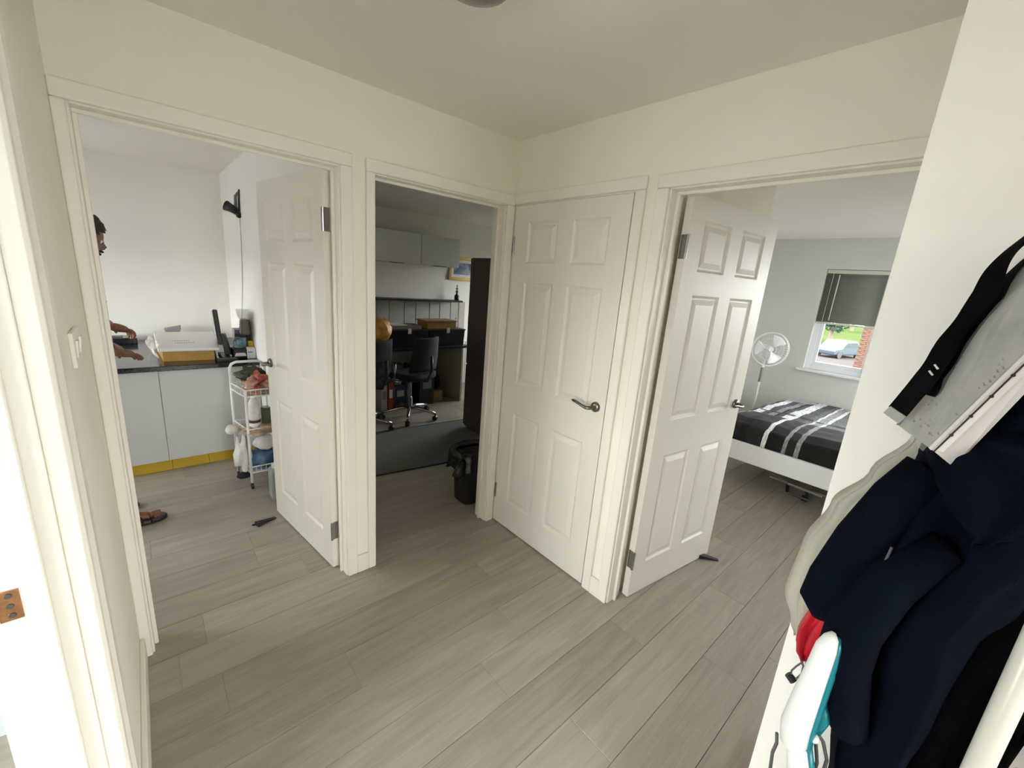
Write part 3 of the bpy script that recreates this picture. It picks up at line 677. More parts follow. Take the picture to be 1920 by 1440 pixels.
MB().hexa(gr([(.0, .0, 0), (.040, .0, 0), (.040, .06, 0), (.0, .06, 0), (.0, .0, .18), (.040, .0, .18), (.040, .06, .18), (.0, .06, .18)])).build('column', 'gun', g, bevel=.01)
MB().cyl((gx-.01, gy-.02, CT+.155), (gx-.01, gy-.02, CT+.175), .028, seg=16).build('collar', 'black', g)
MB().lathe((gx-.008, gy, CT+.30), [(.024, 0), (.036, .03), (.042, .075), (.040, .078), (.034, .03), (.022, .002)], 20).build('hopper', 'clear', g, smooth=True)
MB().lathe((gx-.01, gy-.02, CT), [(0, 0), (.024, 0), (.026, .02), (.026, .085), (.020, .100), (.020, .118), (0, .118)], 18).build('cup', 'white', g, smooth=True)
t = thing('food_carton', 'small white and yellow carton in the worktop corner by the door', 'box', (-.99, 1.98, CT))
MB().box(-1.055, -1.0, 1.90, 1.965, CT, CT+.085).build('carton', 'paper', t, bevel=.002); MB().box(-1.056, -1.020, 1.899, 1.9005, CT+.05, CT+.058).build('print', 'ink', t)
t = thing('yellow_box', 'tall yellow box behind the small white carton', 'box', (-1.01, 2.0, CT)); MB().box(-1.035, -1.0, 1.975, 2.005, CT, CT+.13).build('carton', 'yellow', t, bevel=.002); MB().box(-1.035, -1.0, 1.974, 1.9752, CT, CT+.02).build('band', 'black', t)
# clip lamp with cord
lx = -1.0
lp = thing('clip_lamp', 'black clip-on spot lamp fixed high on the kitchen side wall', 'lamp', (-1.0, 2.2, 1.95))
MB().tube([(-.999, 2.13, 2.09), (-1.02, 2.14, 2.05), (-1.02, 2.16, 1.98), (-1.00, 2.17, 1.92)], [.005, .012, .012, .006], 8).build('clip', 'gun', lp)
MB().tube([(-.998, 2.10, 2.10), (-1.004, 2.11, 2.03), (-1.004, 2.13, 1.95), (-1.004, 2.14, 1.90)], .007, 8).build('arm', 'black', lp)
mb = MB(); mb.tube([(-1.015, 2.14, 1.93), (-1.045, 2.15, 1.955), (-1.085, 2.17, 1.975)], [.022, .030, .040], 16); mb.build('lamp_head', 'black', lp, smooth=True)
MB().tube([(-1.080, 2.168, 1.9725), (-1.089, 2.172, 1.977)], [.036, .036], 16).build('rim', 'greyw', lp)
MB().ball((-1.008, 2.13, 1.915), .022, .02, .024).build('joint', 'black', lp, smooth=True)
cord = MB().tube([(-1.002, 2.14, 1.90), (-1.000, 2.16, 1.75), (-.999, 2.21, 1.55), (-.999, 2.27, 1.35), (-1.002, 2.38, 1.12), (-1.01, 2.45, 1.0), (-1.03, 2.42, CT+.02)], .003, 6).build('power_cord', 'greyw'); tag(cord, 'thin grey cord hanging from the clip lamp down the wall', 'cord')
cord = MB().tube([(-1.03, 2.18, CT+.36), (-1.005, 2.30, 1.15), (-1.002, 2.42, 1.06), (-1.01, 2.55, .96), (-1.03, 2.6, CT+.02)], .0025, 6).build('power_cord', 'greyw'); tag(cord, 'short thin cord curving behind the grey grinder', 'cord')
# black slab on counter
t = thing('cash_drawer', 'flat black box on the worktop between the persons arms', 'box', (-1.9, 2.8, CT))
MB().box(-2.08, -1.712, 2.80, 2.98, CT, CT+.052).build('body', 'blackg', t, bevel=.004); MB().box(-2.0, -1.80, 2.85, 2.93, CT+.052, CT+.056).build('flap', 'black', t)

# trolley
tr = thing('kitchen_trolley', 'narrow white three-tier metal trolley with a looped handle', 'trolley', (-1.12, 1.40, 0))
TX0, TX1, TY0, TY1 = -1.215, -1.03, 1.25, 1.50
for (x, y) in ((-1.19, 1.25), (-1.005+.0, 1.25), (-1.235, 1.50), (-1.02, 1.50)):
    top = .87 if y > 1.4 else .72
    leg = MB().cyl((x, y, .045), (x, y, top if y < 1.4 else .80), .0085, seg=10).build('post', 'white', tr, smooth=True)
    MB().cyl((x-.008, y, .022), (x+.008, y, .022), .022, seg=14).build('castor', 'black', leg)
MB().tube([(-1.235, 1.50, .795), (-1.234, 1.50, .835), (-1.222, 1.50, .862), (-1.195, 1.50, .874), (-1.06, 1.50, .874), (-1.033, 1.50, .862), (-1.021, 1.50, .835), (-1.02, 1.50, .795)], .0095, 10).build('handle', 'white', tr, smooth=True)
for z in (.12, .40, .68):
    mb = MB(); P = [(-1.19, 1.25), (-1.005, 1.25), (-1.02, 1.50), (-1.235, 1.50)]
    for k in range(4):
        a, b = P[k], P[(k+1) % 4]
        mb.tube([(a[0], a[1], z+.045), (b[0], b[1], z+.045)], .005, 6); mb.tube([(a[0], a[1], z), (b[0], b[1], z)], .005, 6)
        for q in range(1, 6):
            f_ = q/6; x, y = a[0]+(b[0]-a[0])*f_, a[1]+(b[1]-a[1])*f_; mb.tube([(x, y, z), (x, y, z+.045)], .002, 5)
    mb.prism([(a, b) for a, b in P], z-.002, z+.001); mb.build('tray', 'white', tr)
def blob(name, c, r, m, seed, amp=.35, label=None, cat=None, kind=None, group=None, fr=18):
    mb = MB(); mb.ball((0, 0, 0), 1, seg=20, rings=14)
    for v in mb.bm.verts:
        d = v.co.normalized(); k = 1+amp*noise.noise(d*1.6+Vector((seed, 0, 0)))+amp*.4*noise.noise(d*4+Vector((0, seed, 0)))
        v.co = Vector(c)+Vector((d.x*r[0], d.y*r[1], d.z*r[2]))*k
    o = mb.build(name, m, smooth=True); 
    if label: tag(o, label, cat, group, kind)
    return o
M['packA'] = mat('coral_packet', (.50, .12, .07), .35, var=.4, scale=40); M['packB'] = mat('pink_packet', (.55, .30, .24), .4, var=.3, scale=40); M['packC'] = mat('dark_leafy_packet', (.05, .055, .03), .5, var=.4, scale=40)
for i, (c_, r_, m_, l_) in enumerate((((-1.085, 1.36, .775), (.055, .06, .045), 'packA', 'coral red food packet on top of the pile on the trolley'), ((-1.14, 1.33, .745), (.045, .05, .040), 'packB', 'pink food packet at the front of the top trolley tray'), ((-1.05, 1.31, .735), (.05, .05, .035), 'packB', 'pink food packet at the right of the top trolley tray'), ((-1.13, 1.41, .80), (.07, .04, .05), 'packC', 'dark packet at the back of the top trolley tray'), ((-1.10, 1.30, .715), (.04, .04, .03), 'packA', 'small coral packet low in the top trolley tray'))):
    blob('food_packet', c_, r_, m_, 1.3+i*2.1, .75, l_, 'packet', group='food packets on the trolley')
blob('brown_bag', (-1.085, 1.30, .695), (.09, .05, .022), 'tan', 4.3, .6, 'crumpled brown paper bag in the top tray of the trolley', 'bag')
t = thing('white_jar', 'white jar with a maroon lid on the middle tray of the trolley', 'jar', (-1.135, 1.32, .402))
MB().lathe((-1.135, 1.325, .402), [(0, 0), (.040, 0), (.042, .01), (.042, .055), (.036, .07), (0, .07)], 20).build('body', 'white', t, smooth=True)
MB().cyl((-1.135, 1.325, .472), (-1.135, 1.325, .49), .038, seg=20).build('lid', 'maroon', t, bevel=.002)
t = thing('bottle', 'white plastic bottle stacked above the maroon-lidded jar', 'bottle', (-1.135, 1.325, .49))
MB().lathe((-1.135, 1.325, .491), [(0, 0), (.034, 0), (.036, .01), (.033, .12), (.018, .15), (.016, .16), (0, .16)], 20).build('body', 'bag', t, smooth=True); MB().cyl((-1.135, 1.325, .651), (-1.135, 1.325, .668), .017, seg=14).build('cap', 'white', t)
t = thing('can', 'dark green can on the middle tray beside the white jar', 'can', (-1.06, 1.34, .402))
MB().cyl((-1.062, 1.33, .402), (-1.062, 1.33, .57), .030, seg=18).build('body', 'greencan', t, bevel=.003); MB().cyl((-1.062, 1.33, .57), (-1.062, 1.33, .574), .027, seg=18).build('lid', 'chrome', t)
o = blob('folded_cloth', (-1.10, 1.34, .445-.02), (.13, .12, .035), 'tan', 6.1, .6, 'pinkish tan cloths folded along the middle tray edge', 'cloth')
o.location.z = 0
blob('pink_bag', (-1.262, 1.40, .415), (.042, .045, .033), 'bag', 9.1, .2, 'small pale pink roll tied at the left of the trolley', 'bag')
blob('carrier_bag', (-1.222, 1.335, .25), (.042, .055, .145), 'bag', 2.2, .65, 'white carrier bag hanging from the left side of the trolley', 'bag')
blob('paper_stack', (-1.09, 1.262, .335), (.075, .035, .055), 'paper', 12.5, .18, 'white papers stuffed under the middle tray of the trolley', 'paper', kind='stuff')
blob('blue_bag', (-1.09, 1.35, .20), (.085, .085, .085), 'bluecl', 3.7, .6, 'blue plastic bag on the bottom tray of the trolley', 'bag')
blob('dark_shoe', (-1.225, 1.30, .095), (.045, .035, .022), 'dark', 5.0, .2, 'dark folded thing below the carrier bag', 'bag')
t = thing('water_container', 'translucent grey plastic container on the floor beside the open kitchen door', 'container', (-1.10, 1.03, 0))
M['jerry'] = mat('grey_translucent_plastic', (.36, .40, .40), .3, var=.05)
MB().hexa([(-1.118, .99, 0), (-1.060, .99, 0), (-1.060, 1.10, 0), (-1.118, 1.10, 0), (-1.118, .99, .21), (-1.060, .99, .23), (-1.060, 1.10, .23), (-1.118, 1.10, .21)]).build('body', 'jerry', t, bevel=.015, bseg=3)
MB().cyl((-1.085, 1.05, .22), (-1.085, 1.05, .25), .016, seg=14).build('cap', 'white', t)

# ------------------------------------------------------------------ person in the kitchen, mostly behind the frame
def skin_mesh(verts, edges, radii, root=0, sub=2):
    me = bpy.data.meshes.new('tmp'); me.from_pydata([Vector(v) for v in verts], edges, [])
    ob = bpy.data.objects.new('tmp', me); COL.objects.link(ob)
    sk = ob.modifiers.new('skin', 'SKIN'); sk.use_smooth_shade = True
    for i, r in enumerate(radii):
        d = me.skin_vertices[0].data[i]; d.radius = (r, r) if not isinstance(r, tuple) else r; d.use_root = (i == root)
    s = ob.modifiers.new('sub', 'SUBSURF'); s.levels = sub; s.render_levels = sub
    dg = bpy.context.evaluated_depsgraph_get(); dg.update()
    out = bpy.data.meshes.new_from_object(ob.evaluated_get(dg))
    bpy.data.objects.remove(ob); bpy.data.meshes.remove(me)
    for p in out.polygons: p.use_smooth = True
    return out
def skin_obj(name, m, parent, *a, **k):
    me = skin_mesh(*a, **k); me.name = name; me.materials.clear(); me.materials.append(M[m])
    o = bpy.data.objects.new(name, me); COL.objects.link(o); o.parent = parent
    if parent.type == 'EMPTY': o.matrix_parent_inverse = parent.matrix_basis.inverted()
    return o
pr = thing('person', 'person in dark top and sandals reaching over the worktop, mostly behind the door frame', 'person', (-1.93, 1.2, 0))
px, py = -1.955, 1.22
V = [(px, py, .93), (px, py+.01, 1.12), (px+.015, py+.03, 1.32), (px+.03, py+.05, 1.44), (px+.045, py+.06, 1.52),      # 0-4 spine, neck
     (px, py-.10, .90), (px+.02, py-.11, .50), (px-.02, py-.11, .09),      # near leg 5-7
     (px, py+.10, .90), (px-.02, py+.13, .50), (px-.06, py+.14, .09),      # far leg 8-10
     (px+.02, py-.16, 1.40), (px+.01, py+.05, 1.13), (px+.17, py+.44, .945),   # near arm 11-13
     (px+.03, py+.21, 1.42), (px-.03, py+.42, 1.20), (px+.145, py+.62, 1.085), (px+.06, py-.12, .055), (px+.02, py+.15, .055)]
Ee = [(0, 1), (1, 2), (2, 3), (3, 4), (0, 5), (5, 6), (6, 7), (0, 8), (8, 9), (9, 10), (3, 11), (11, 12), (12, 13), (3, 14), (14, 15), (15, 16), (7, 17), (10, 18)]
Rr = [.125, .11, .13, .085, .055, .085, .06, .042, .085, .06, .042, .06, .048, .038, .06, .046, .036, .035, .035]
skin_obj('body', 'skin', pr, V, Ee, Rr)
Sv = [V[0], V[1], V[2], V[3], V[11], V[12], tuple(Vector(V[12]).lerp(Vector(V[13]), .75)), V[14], V[15], tuple(Vector(V[15]).lerp(Vector(V[16]), .78))]
skin_obj('shirt', 'shirt', pr, Sv, [(0, 1), (1, 2), (2, 3), (3, 4), (4, 5), (5, 6), (3, 7), (7, 8), (8, 9)], [.135, .122, .142, .095, .072, .056, .044, .072, .056, .044])
Tv = [V[0], V[5], V[6], (px-.015, py-.11, .18), V[8], V[9], (px-.05, py+.14, .18)]
skin_obj('trousers', 'jean', pr, Tv, [(0, 1), (1, 2), (2, 3), (0, 4), (4, 5), (5, 6)], [.14, .10, .075, .062, .10, .075, .062])
def hand(wrist, direction, side, curl, parent, down=(0, 0, -1)):
    """palm, four fingers of unequal length bent at the knuckles, and a thumb from the side of the palm"""
    w = Vector(wrist); d = Vector(direction).normalized(); dn = Vector(down); dn = (dn-d*dn.dot(d)).normalized(); s = d.cross(dn)*side
    h = skin_obj('hand', 'skin', parent, [w-d*.02, w+d*.03, w+d*.065, w+d*.09+s*.02, w+d*.09-s*.02], [(0, 1), (1, 2), (2, 3), (2, 4)], [.032, (.040, .030), (.042, .026), .020, .020], sub=2)
    for i, (off, ln) in enumerate(((.030, .072), (.010, .080), (-.011, .075), (-.030, .058))):
        b = w+d*.088+s*off; c1 = curl*.7; p = [b-d*.02, b]
        dd = d
        for k, fr in enumerate((.42, .32, .26)):
            dd = (Matrix.Rotation(c1, 3, d.cross(dn)) @ dd); p.append(p[-1]+dd*ln*fr)
        skin_obj('finger', 'skin', h, p, [(j, j+1) for j in range(4)], [.010, .0105, .010, .009, .0075], sub=1)
    b = w+d*.025+s*.028; p = [w+d*.02+s*.01, b, b+(d*.6+s*.7+dn*.3)*.032, b+(d*.9+s*.7+dn*.6)*.055]
    skin_obj('thumb', 'skin', h, p, [(0, 1), (1, 2), (2, 3)], [.013, .012, .010, .008], sub=1)
hand(V[16], (.62, .45, -.25), 1, .75, pr)
hand(V[13], (.45, .55, -.22), 1, .35, pr)
hc = Vector((-1.868, 1.285, 1.635))
hd = MB(); hd.ball((0, 0, 0), 1, seg=32, rings=24)
for v in hd.bm.verts:
    c = v.co; x, y, z = c.x, c.y, c.z
    sx_ = .098 if x > 0 else .105
    q = Vector((x*sx_, y*.076*(1 if z > -.2 else 1+.35*(z+.2)), z*.118))
    if z < -.3: q.x += .012*(-z-.3)
    # brow, nose, lips and chin on the +x face
    f = max(0, x)
    q.x += .024*math.exp(-((y/.16)**2))*math.exp(-(((z+.18)/.16)**2))*f
    q.x += .010*math.exp(-((y/.30)**2))*math.exp(-(((z+.52)/.09)**2))*f
    q.x += .010*math.exp(-((y/.30)**2))*math.exp(-(((z+.85)/.12)**2))
    q.x -= .008*math.exp(-(((abs(y)-.38)/.16)**2))*math.exp(-(((z-.02)/.12)**2))*f
    v.co = q
RH = Matrix.Translation(hc) @ Matrix.Rotation(.32, 4, 'Y') @ Matrix.Rotation(.25, 4, 'Z')
for v in hd.bm.verts: v.co = RH @ v.co
ho = hd.build('head', 'skin', pr, smooth=True)
for sy_ in (-1, 1):
    mb = MB(); mb.ball((0, 0, 0), .011, seg=12, rings=8)
    for v in mb.bm.verts: v.co = RH @ (v.co+Vector((.082, sy_*.031, .004)))
    eye = mb.build('eye', 'paper', ho, smooth=True)
    mb = MB(); mb.ball((0, 0, 0), .0085, seg=12, rings=8)
    for v in mb.bm.verts: v.co = RH @ (v.co+Vector((.0865, sy_*.031, .002)))
    mb.build('iris', 'hair', ho, smooth=True)
    mb = MB(); mb.ball((0, 0, 0), 1, seg=12, rings=8)
    for v in mb.bm.verts: v.co = RH @ Vector((v.co.x*.018-.005, v.co.y*.008+sy_*.077, v.co.z*.03-.01))
    mb.build('ear', 'skin', ho, smooth=True)
mb = MB(); mb.ball((0, 0, 0), 1, seg=14, rings=8)
for v in mb.bm.verts: v.co = RH @ Vector((v.co.x*.008+.097, v.co.y*.026, v.co.z*.008-.062))
mb.build('mouth', 'maroon', ho, smooth=True)
mb = MB(); mb.ball((0, 0, 0), 1, seg=14, rings=8)
for v in mb.bm.verts: v.co = RH @ Vector((v.co.x*.012+.100, v.co.y*.030, v.co.z*.007-.046))
mb.build('moustache', 'hair', ho, smooth=True)
mb = MB(); mb.ball((0, 0, 0), 1, seg=32, rings=24)
for v in list(mb.bm.verts):
    c = v.co.copy()
    if c.z < -.15+(.62 if c.x > 0 else -.1)*max(0, c.x*1.1) and c.x > -.2: mb.bm.verts.remove(v); continue
    k = 1.10+.07*noise.noise(c*6)
    v.co = RH @ Vector((c.x*.103*k, c.y*.082*k, c.z*.124*k))
mb.build('hair', 'hair', ho, smooth=True)
# sandals
def sandal(x, y, z, a, par):
    Rz = Matrix.Translation((x, y, z)) @ Matrix.Rotation(a, 4, 'Z')
    out = [(-.125, -.028), (-.10, -.036), (-.03, -.034), (.05, -.046), (.10, -.044), (.135, -.020), (.140, .006), (.12, .034), (.06, .042), (-.03, .032), (-.10, .034), (-.125, .026)]
    mb = MB(); mb.prism(out, 0, .022)
    for v in mb.bm.verts: v.co = Rz @ v.co
    s = mb.build('sandal', 'black', par, bevel=.006)
    mb = MB(); mb.prism([(a_*.93, b_*.90) for a_, b_ in out], .022, .027)
    for v in mb.bm.verts: v.co = Rz @ v.co
    mb.build('footbed', 'mauve', s)
    for xx, hh in ((.055, .050), (.015, .058)):
        mb = MB(); mb.tube([Rz @ Vector(p) for p in ((xx, -.047, .012), (xx, -.040, .038), (xx-.004, -.02, hh), (xx-.004, .012, hh), (xx, .036, .036), (xx, .042, .012))], .011, 8, flat=.35); mb.build('strap', 'black', s)
    # foot with five toes
    foot = MB(); 
    me = skin_mesh([Rz @ Vector(p) for p in ((-.09, 0, .055), (-.03, 0, .062), (.04, -.004, .046), (.075, -.006, .038))], [(0, 1), (1, 2), (2, 3)], [.032, .030, (.036, .018), (.036, .012)])
    me.materials.clear(); me.materials.append(M['skin']); fo = bpy.data.objects.new('foot', me); COL.objects.link(fo); fo.parent = par; fo.matrix_parent_inverse = par.matrix_basis.inverted()
    for i in range(5):
        yy = -.032+.014*i; ln = (.030, .034, .036, .038, .042)[i] if a > -9 else .03; r = .007+.0014*i
        skin_obj('toe', 'skin', fo, [Rz @ Vector((.068, yy, .036)), Rz @ Vector((.075+ln*.6, yy, .037)), Rz @ Vector((.075+ln, yy, .034))], [(0, 1), (1, 2)], [r, r, r*.8], sub=1)
    foot.bm.free()
sandal(-1.802, 1.125, 0, .18, pr)
sandal(-1.93, 1.36, 0, .15, pr)

# ------------------------------------------------------------------ study
for i, (x0, x1) in enumerate(((-.20, .412), (.412, 1.010), (1.010, 1.575))):
    t = thing('wall_cabinet', ['pale grey wall cabinet at the hidden left end of the row in the study', 'pale grey wall cabinet, left one of the two seen through the study doorway', 'pale grey wall cabinet, right one with the small black handle strip'][i], 'cabinet', (x0, 2.87, 1.69), group='wall cabinets in the study')
    MB().box(x0, x1, 2.89, 3.2, 1.69, 2.05).build('body', 'lamw', t); MB().box(x0+.002, x1-.002, 2.87, 2.888, 1.692, 2.05).build('door', 'lamw', t, bevel=.002)
    MB().box(x0+.18, x0+.36, 2.868, 2.885, 1.684, 1.691).build('handle', 'black', t)
t = MB().box(-.86, 1.74, 2.98, 3.2, 1.232, 1.256).build('shelf', 'black', bevel=.003); t.name = 'wall_shelf'; tag(t, 'long black shelf on the study wall above the desk', 'shelf')
pn = thing('wall_panelling', 'pale upright panels below the black study shelf', 'panelling', (1, 3.19, .8))
xs_ = [-.86, -.4, .1, .57, .74, .95, 1.12, 1.33, 1.49, 1.67, 1.81, 1.93]
for a, b in zip(xs_, xs_[1:]): MB().box(a+.008, b-.008, 3.184, 3.199, .05, 1.228).build('panel', 'fileW', pn, bevel=.002)
t = thing('picture', 'gold framed seaside picture on the study wall half behind the black fridge', 'picture', (1.85, 3.19, 1.7))
mb = MB()
for a, b, z0, z1 in ((1.62, 2.10, 1.53, 1.57), (1.62, 2.10, 1.81, 1.85), (1.62, 1.66, 1.57, 1.81), (2.06, 2.10, 1.57, 1.81)): mb.box(a, b, 3.172, 3.199, z0, z1)
mb.build('picture_frame', 'gold', t, bevel=.004); MB().box(1.66, 2.06, 3.185, 3.197, 1.57, 1.81).build('mount', 'paper', t)
M['sea'] = mat('painted_sea', (.05, .09, .22), .6, var=.5, scale=14, col2=(.35, .40, .48)); MB().box(1.70, 2.02, 3.183, 3.186, 1.61, 1.77).build('print', 'sea', t)
t = thing('bottle', 'small dark bottle with a tall stopper on the black study shelf', 'bottle', (1.70, 3.08, 1.256))
MB().lathe((1.70, 3.08, 1.256), [(0, 0), (.030, 0), (.034, .02), (.034, .06), (.014, .085), (.012, .105), (.020, .115), (.020, .13), (0, .13)], 16).build('body', 'black', t, smooth=True)
MB().lathe((1.70, 3.08, 1.386), [(0, 0), (.008, 0), (.010, .02), (.022, .03), (.006, .045), (.010, .075), (0, .085)], 12).build('stopper', 'gun', t, smooth=True)
M['backp'] = mat('beige_back_panel', (.50, .45, .36), .8, var=.03)
dk = thing('study_desk', 'black study desk with storage crates along its front', 'desk', (.6, 2.6, 0))
MB().box(-.55, 1.42, 2.33, 3.05, .715, .745).build('desktop', 'black', dk, bevel=.003)
MB().box(1.36, 1.385, 2.40, 3.03, 0, .715).build('side_panel', 'backp', dk); MB().box(-.53, -.505, 2.36, 3.03, 0, .715).build('side_panel', 'black', dk)
MB().box(-.50, 1.36, 3.02, 3.035, 0, .715).build('back_panel', 'backp', dk)
for i, (x0, x1) in enumerate(((.36, .86), (.87, 1.38))):
    t = thing('storage_crate', ['black crate with white clip on the study desk, nearer the door frame', 'black crate with white clip on the study desk, under the wooden box'][i], 'crate', (x0, 2.4, .745), group='black crates on the study desk')
    MB().hexa([(x0+.01, 2.39, .745), (x1-.01, 2.39, .745), (x1-.01, 2.68, .745), (x0+.01, 2.68, .745), (x0, 2.38, .945), (x1, 2.38, .945), (x1, 2.69, .945), (x0, 2.69, .945)]).build('body', 'black', t, bevel=.008)
    MB().box(x0-.004, x1+.004, 2.374, 2.696, .93, .948).build('lid', 'black', t, bevel=.004); MB().box((x0+x1)/2-.02, (x0+x1)/2+.02, 2.366, 2.386, .905, .965).build('clip', 'paper', t, bevel=.004)
t = thing('wooden_box', 'brown box lying on the right black crate', 'box', (1.08, 2.55, .948))
MB().box(.87, 1.28, 2.44, 2.68, .949, 1.03).build('body', 'card', t, bevel=.003); MB().box(.86, 1.29, 2.43, 2.69, 1.03, 1.045).build('lid', 'cardl', t, bevel=.003)
t = thing('grey_tray', 'grey papers tray on the left black crate', 'tray', (.55, 2.55, .948)); MB().box(.42, .80, 2.44, 2.67, .949, .99).build('body', 'ink', t, bevel=.003); MB().box(.44, .62, 2.45, 2.66, .99, .999).build('paper', 'paper', t)
for i in range(5):
    x = 1.31+.013*i; o = MB().cyl((x, 2.50+.02*i, .949), (x+.004*(i-2), 2.50+.02*i, 1.05+.012*(i % 3)), .005, seg=8).build('pen', ['paper', 'yellow', 'gun', 'greyw', 'black'][i])
    tag(o, ['white', 'yellow', 'dull silver', 'light grey', 'black'][i]+' pen standing at the right end of the crates', 'pen', 'pens beside the crates')
blob('orange_packet', (.255, 2.32, .96), (.085, .05, .12), 'orange', 7.7, .5, 'crumpled orange packet hanging at the left end of the desk', 'packet')
blob('green_packet', (.235, 2.32, .80), (.06, .04, .075), 'greencan', 8.8, .25, 'dull green packet under the orange one by the desk', 'packet')
# things under the desk
def under(name, lab, cat, m, x0, x1, y0, y1, z0, z1, extra=None):
    t = thing(name, lab, cat, ((x0+x1)/2, (y0+y1)/2, z0)); MB().box(x0, x1, y0, y1, z0, z1).build('body', m, t, bevel=.004)
    if extra: MB().box(x0+.2*(x1-x0), x1-.2*(x1-x0), y0-.002, y0+.002, z0+.45*(z1-z0), z0+.75*(z1-z0)).build('spine_label', extra, t)
under('binder', 'orange-red binder standing under the study desk', 'binder', 'fileR', .395, .455, 2.45, 2.72, 0, .33, 'paper')
under('binder', 'off-white binder at the left under the study desk', 'binder', 'fileW', .31, .385, 2.46, 2.72, 0, .31, 'ink')
under('binder', 'maroon binder right of the orange-red one', 'binder', 'maroon', .46, .50, 2.50, 2.74, 0, .32, 'cable')
under('storage_box', 'dark blue box under the study desk', 'box', 'fileB', .52, .67, 2.55, 2.80, 0, .26, 'greyw')
under('paper_bag', 'small white parcel on top of the dark blue box', 'parcel', 'fileW', .53, .62, 2.58, 2.72, .26, .42)
under('binder', 'pale binder right of the dark blue box', 'binder', 'fileW', .69, .74, 2.55, 2.80, 0, .42, 'ink')
under('computer', 'black computer tower under the study desk', 'computer', 'black', .80, 1.00, 2.45, 2.90, 0, .46, 'gun')
under('carton', 'small cardboard carton on the floor under the right end of the study desk', 'box', 'cardl', 1.03, 1.17, 2.52, 2.70, 0, .14, 'card')
blob('dark_bag', (1.10, 2.64, .24), (.09, .10, .11), 'dark', 2.9, .3, 'dark cloth bag slumped on the small cardboard carton', 'bag')
rd = thing('radiator', 'white panel radiator behind the right end of the desk', 'radiator', (1.75, 3.12, .1))
for i in range(11): MB().box(1.45+.05*i, 1.49+.05*i, 3.085, 3.125, .08, .66).build('column', 'white', rd, bevel=.008)
MB().box(1.44, 2.0, 3.08, 3.16, .66, .675).box(1.44, 2.0, 3.125, 3.182, .08, .66).build('casing', 'white', rd)
MB().cyl((1.43, 3.10, .12), (1.43, 3.10, .0), .008).build('pipe', 'white', rd)
# office chairs
def office_chair(x, y, a, lab):
    t = thing('office_chair', lab, 'chair', (x, y, 0), a, group='office chairs at the study desk')
    for k in range(5):
        b = k*2*PI/5; c, s = math.cos(b), math.sin(b)
        leg = MB().tube([(0, 0, .115), (c*.10, s*.10, .118), (c*.22, s*.22, .095), (c*.30, s*.30, .078)], [.024, .021, .017, .014], 10).build('leg', 'chrome', t, smooth=True, local=True)
        MB().cyl((c*.30-s*.022, s*.30+c*.022, .029), (c*.30+s*.022, s*.30-c*.022, .029), .028, seg=14).cyl((c*.30, s*.30, .03), (c*.30, s*.30, .082), .007, seg=8).build('castor', 'black', leg, local=True)
    MB().cyl((0, 0, .09), (0, 0, .24), .026).cyl((0, 0, .24), (0, 0, .43), .016).build('gas_lift', 'chrome', t, smooth=False, local=True)
    MB().box(-.10, .10, -.08, .08, .425, .45).build('mechanism', 'black', t, bevel=.01, local=True)
    mb = MB(); mb.grid(lambda u, v: Vector(((u-.5)*.46*(1-.12*abs(2*v-1)**3), (v-.5)*.44*(1-.12*abs(2*u-1)**3), .50-.03*(2*v-1)**2*(1 if v > .5 else .3)+.012*(2*u-1)**2)), 10, 10)
    mb.build('seat', 'dark', t, smooth=True, solid=.055, local=True)
    mb = MB(); mb.grid(lambda u, v: Vector(((u-.5)*.42*(1-.18*v*v), -.215-.05*v+.05*(2*u-1)**2, .57+v*.36)), 10, 10)
    mb.build('backrest', 'dark', t, smooth=True, solid=.035, local=True)
    MB().tube([(0, -.05, .44), (0, -.24, .46), (0, -.29, .60), (0, -.28, .74)], .016, 8).build('back_support', 'black', t, smooth=True, local=True)
    for s in (-1, 1):
        ar = MB().tube([(s*.20, -.02, .45), (s*.27, -.02, .47), (s*.28, -.03, .56), (s*.27, -.02, .67)], .013, 8).build('arm', 'chrome', t, smooth=True, local=True)
        MB().box(s*.27-.025, s*.27+.025, -.12, .12, .665, .69).build('arm_pad', 'black', ar, bevel=.01, local=True)
    return t
oc = office_chair(.50, 2.13, .38, 'black office chair with chrome star base in the middle of the study doorway')
o2 = copy_tree(oc); o2.location = (-.085, 2.03, 0); o2.rotation_euler = (0, 0, .55); o2['label'] = 'second black office chair, half hidden at the left behind the door frame'
rg = thing('rug', 'dark green-grey rug on the study floor', 'rug', (.4, 1.4, 0))
MB().hexa([(-.78, 1.02, 0), (1.55, .70, 0), (1.70, 1.68, 0), (-.60, 1.90, 0), (-.78, 1.02, .010), (1.55, .70, .010), (1.70, 1.68, .010), (-.60, 1.90, .010)]).build('pile', 'rug', rg, bevel=.003)
mb = MB(); mb.tube([(-.78, 1.02, .007), (1.55, .70, .007), (1.70, 1.68, .007), (-.60, 1.90, .007)], .007, 6, closed=True); mb.build('binding', 'dark', rg)
fr = thing('fridge', 'tall black-brown fridge at the right of the study doorway', 'fridge', (1.1, 1.27, 0))
M['fridge'] = mat('dark_brown_steel', (.075, .062, .054), .35, .2, var=.05)
MB().box(.836, 1.42, .97, 1.55, .03, 1.77).build('body', 'fridge', fr, bevel=.006)
MB().box(.840, 1.416, 1.555, 1.575, .04, .70).build('door', 'fridge', fr, bevel=.004); dd = MB().box(.840, 1.416, 1.555, 1.575, .71, 1.765).build('door', 'fridge', fr, bevel=.004)
MB().box(.86, .875, 1.575, 1.605, .85, 1.20).build('handle', 'gun', dd, bevel=.003)
for x in (.87, 1.38):
    for y in (1.0, 1.5): MB().cyl((x, y, 0), (x, y, .03), .018).build('foot', 'black', fr)
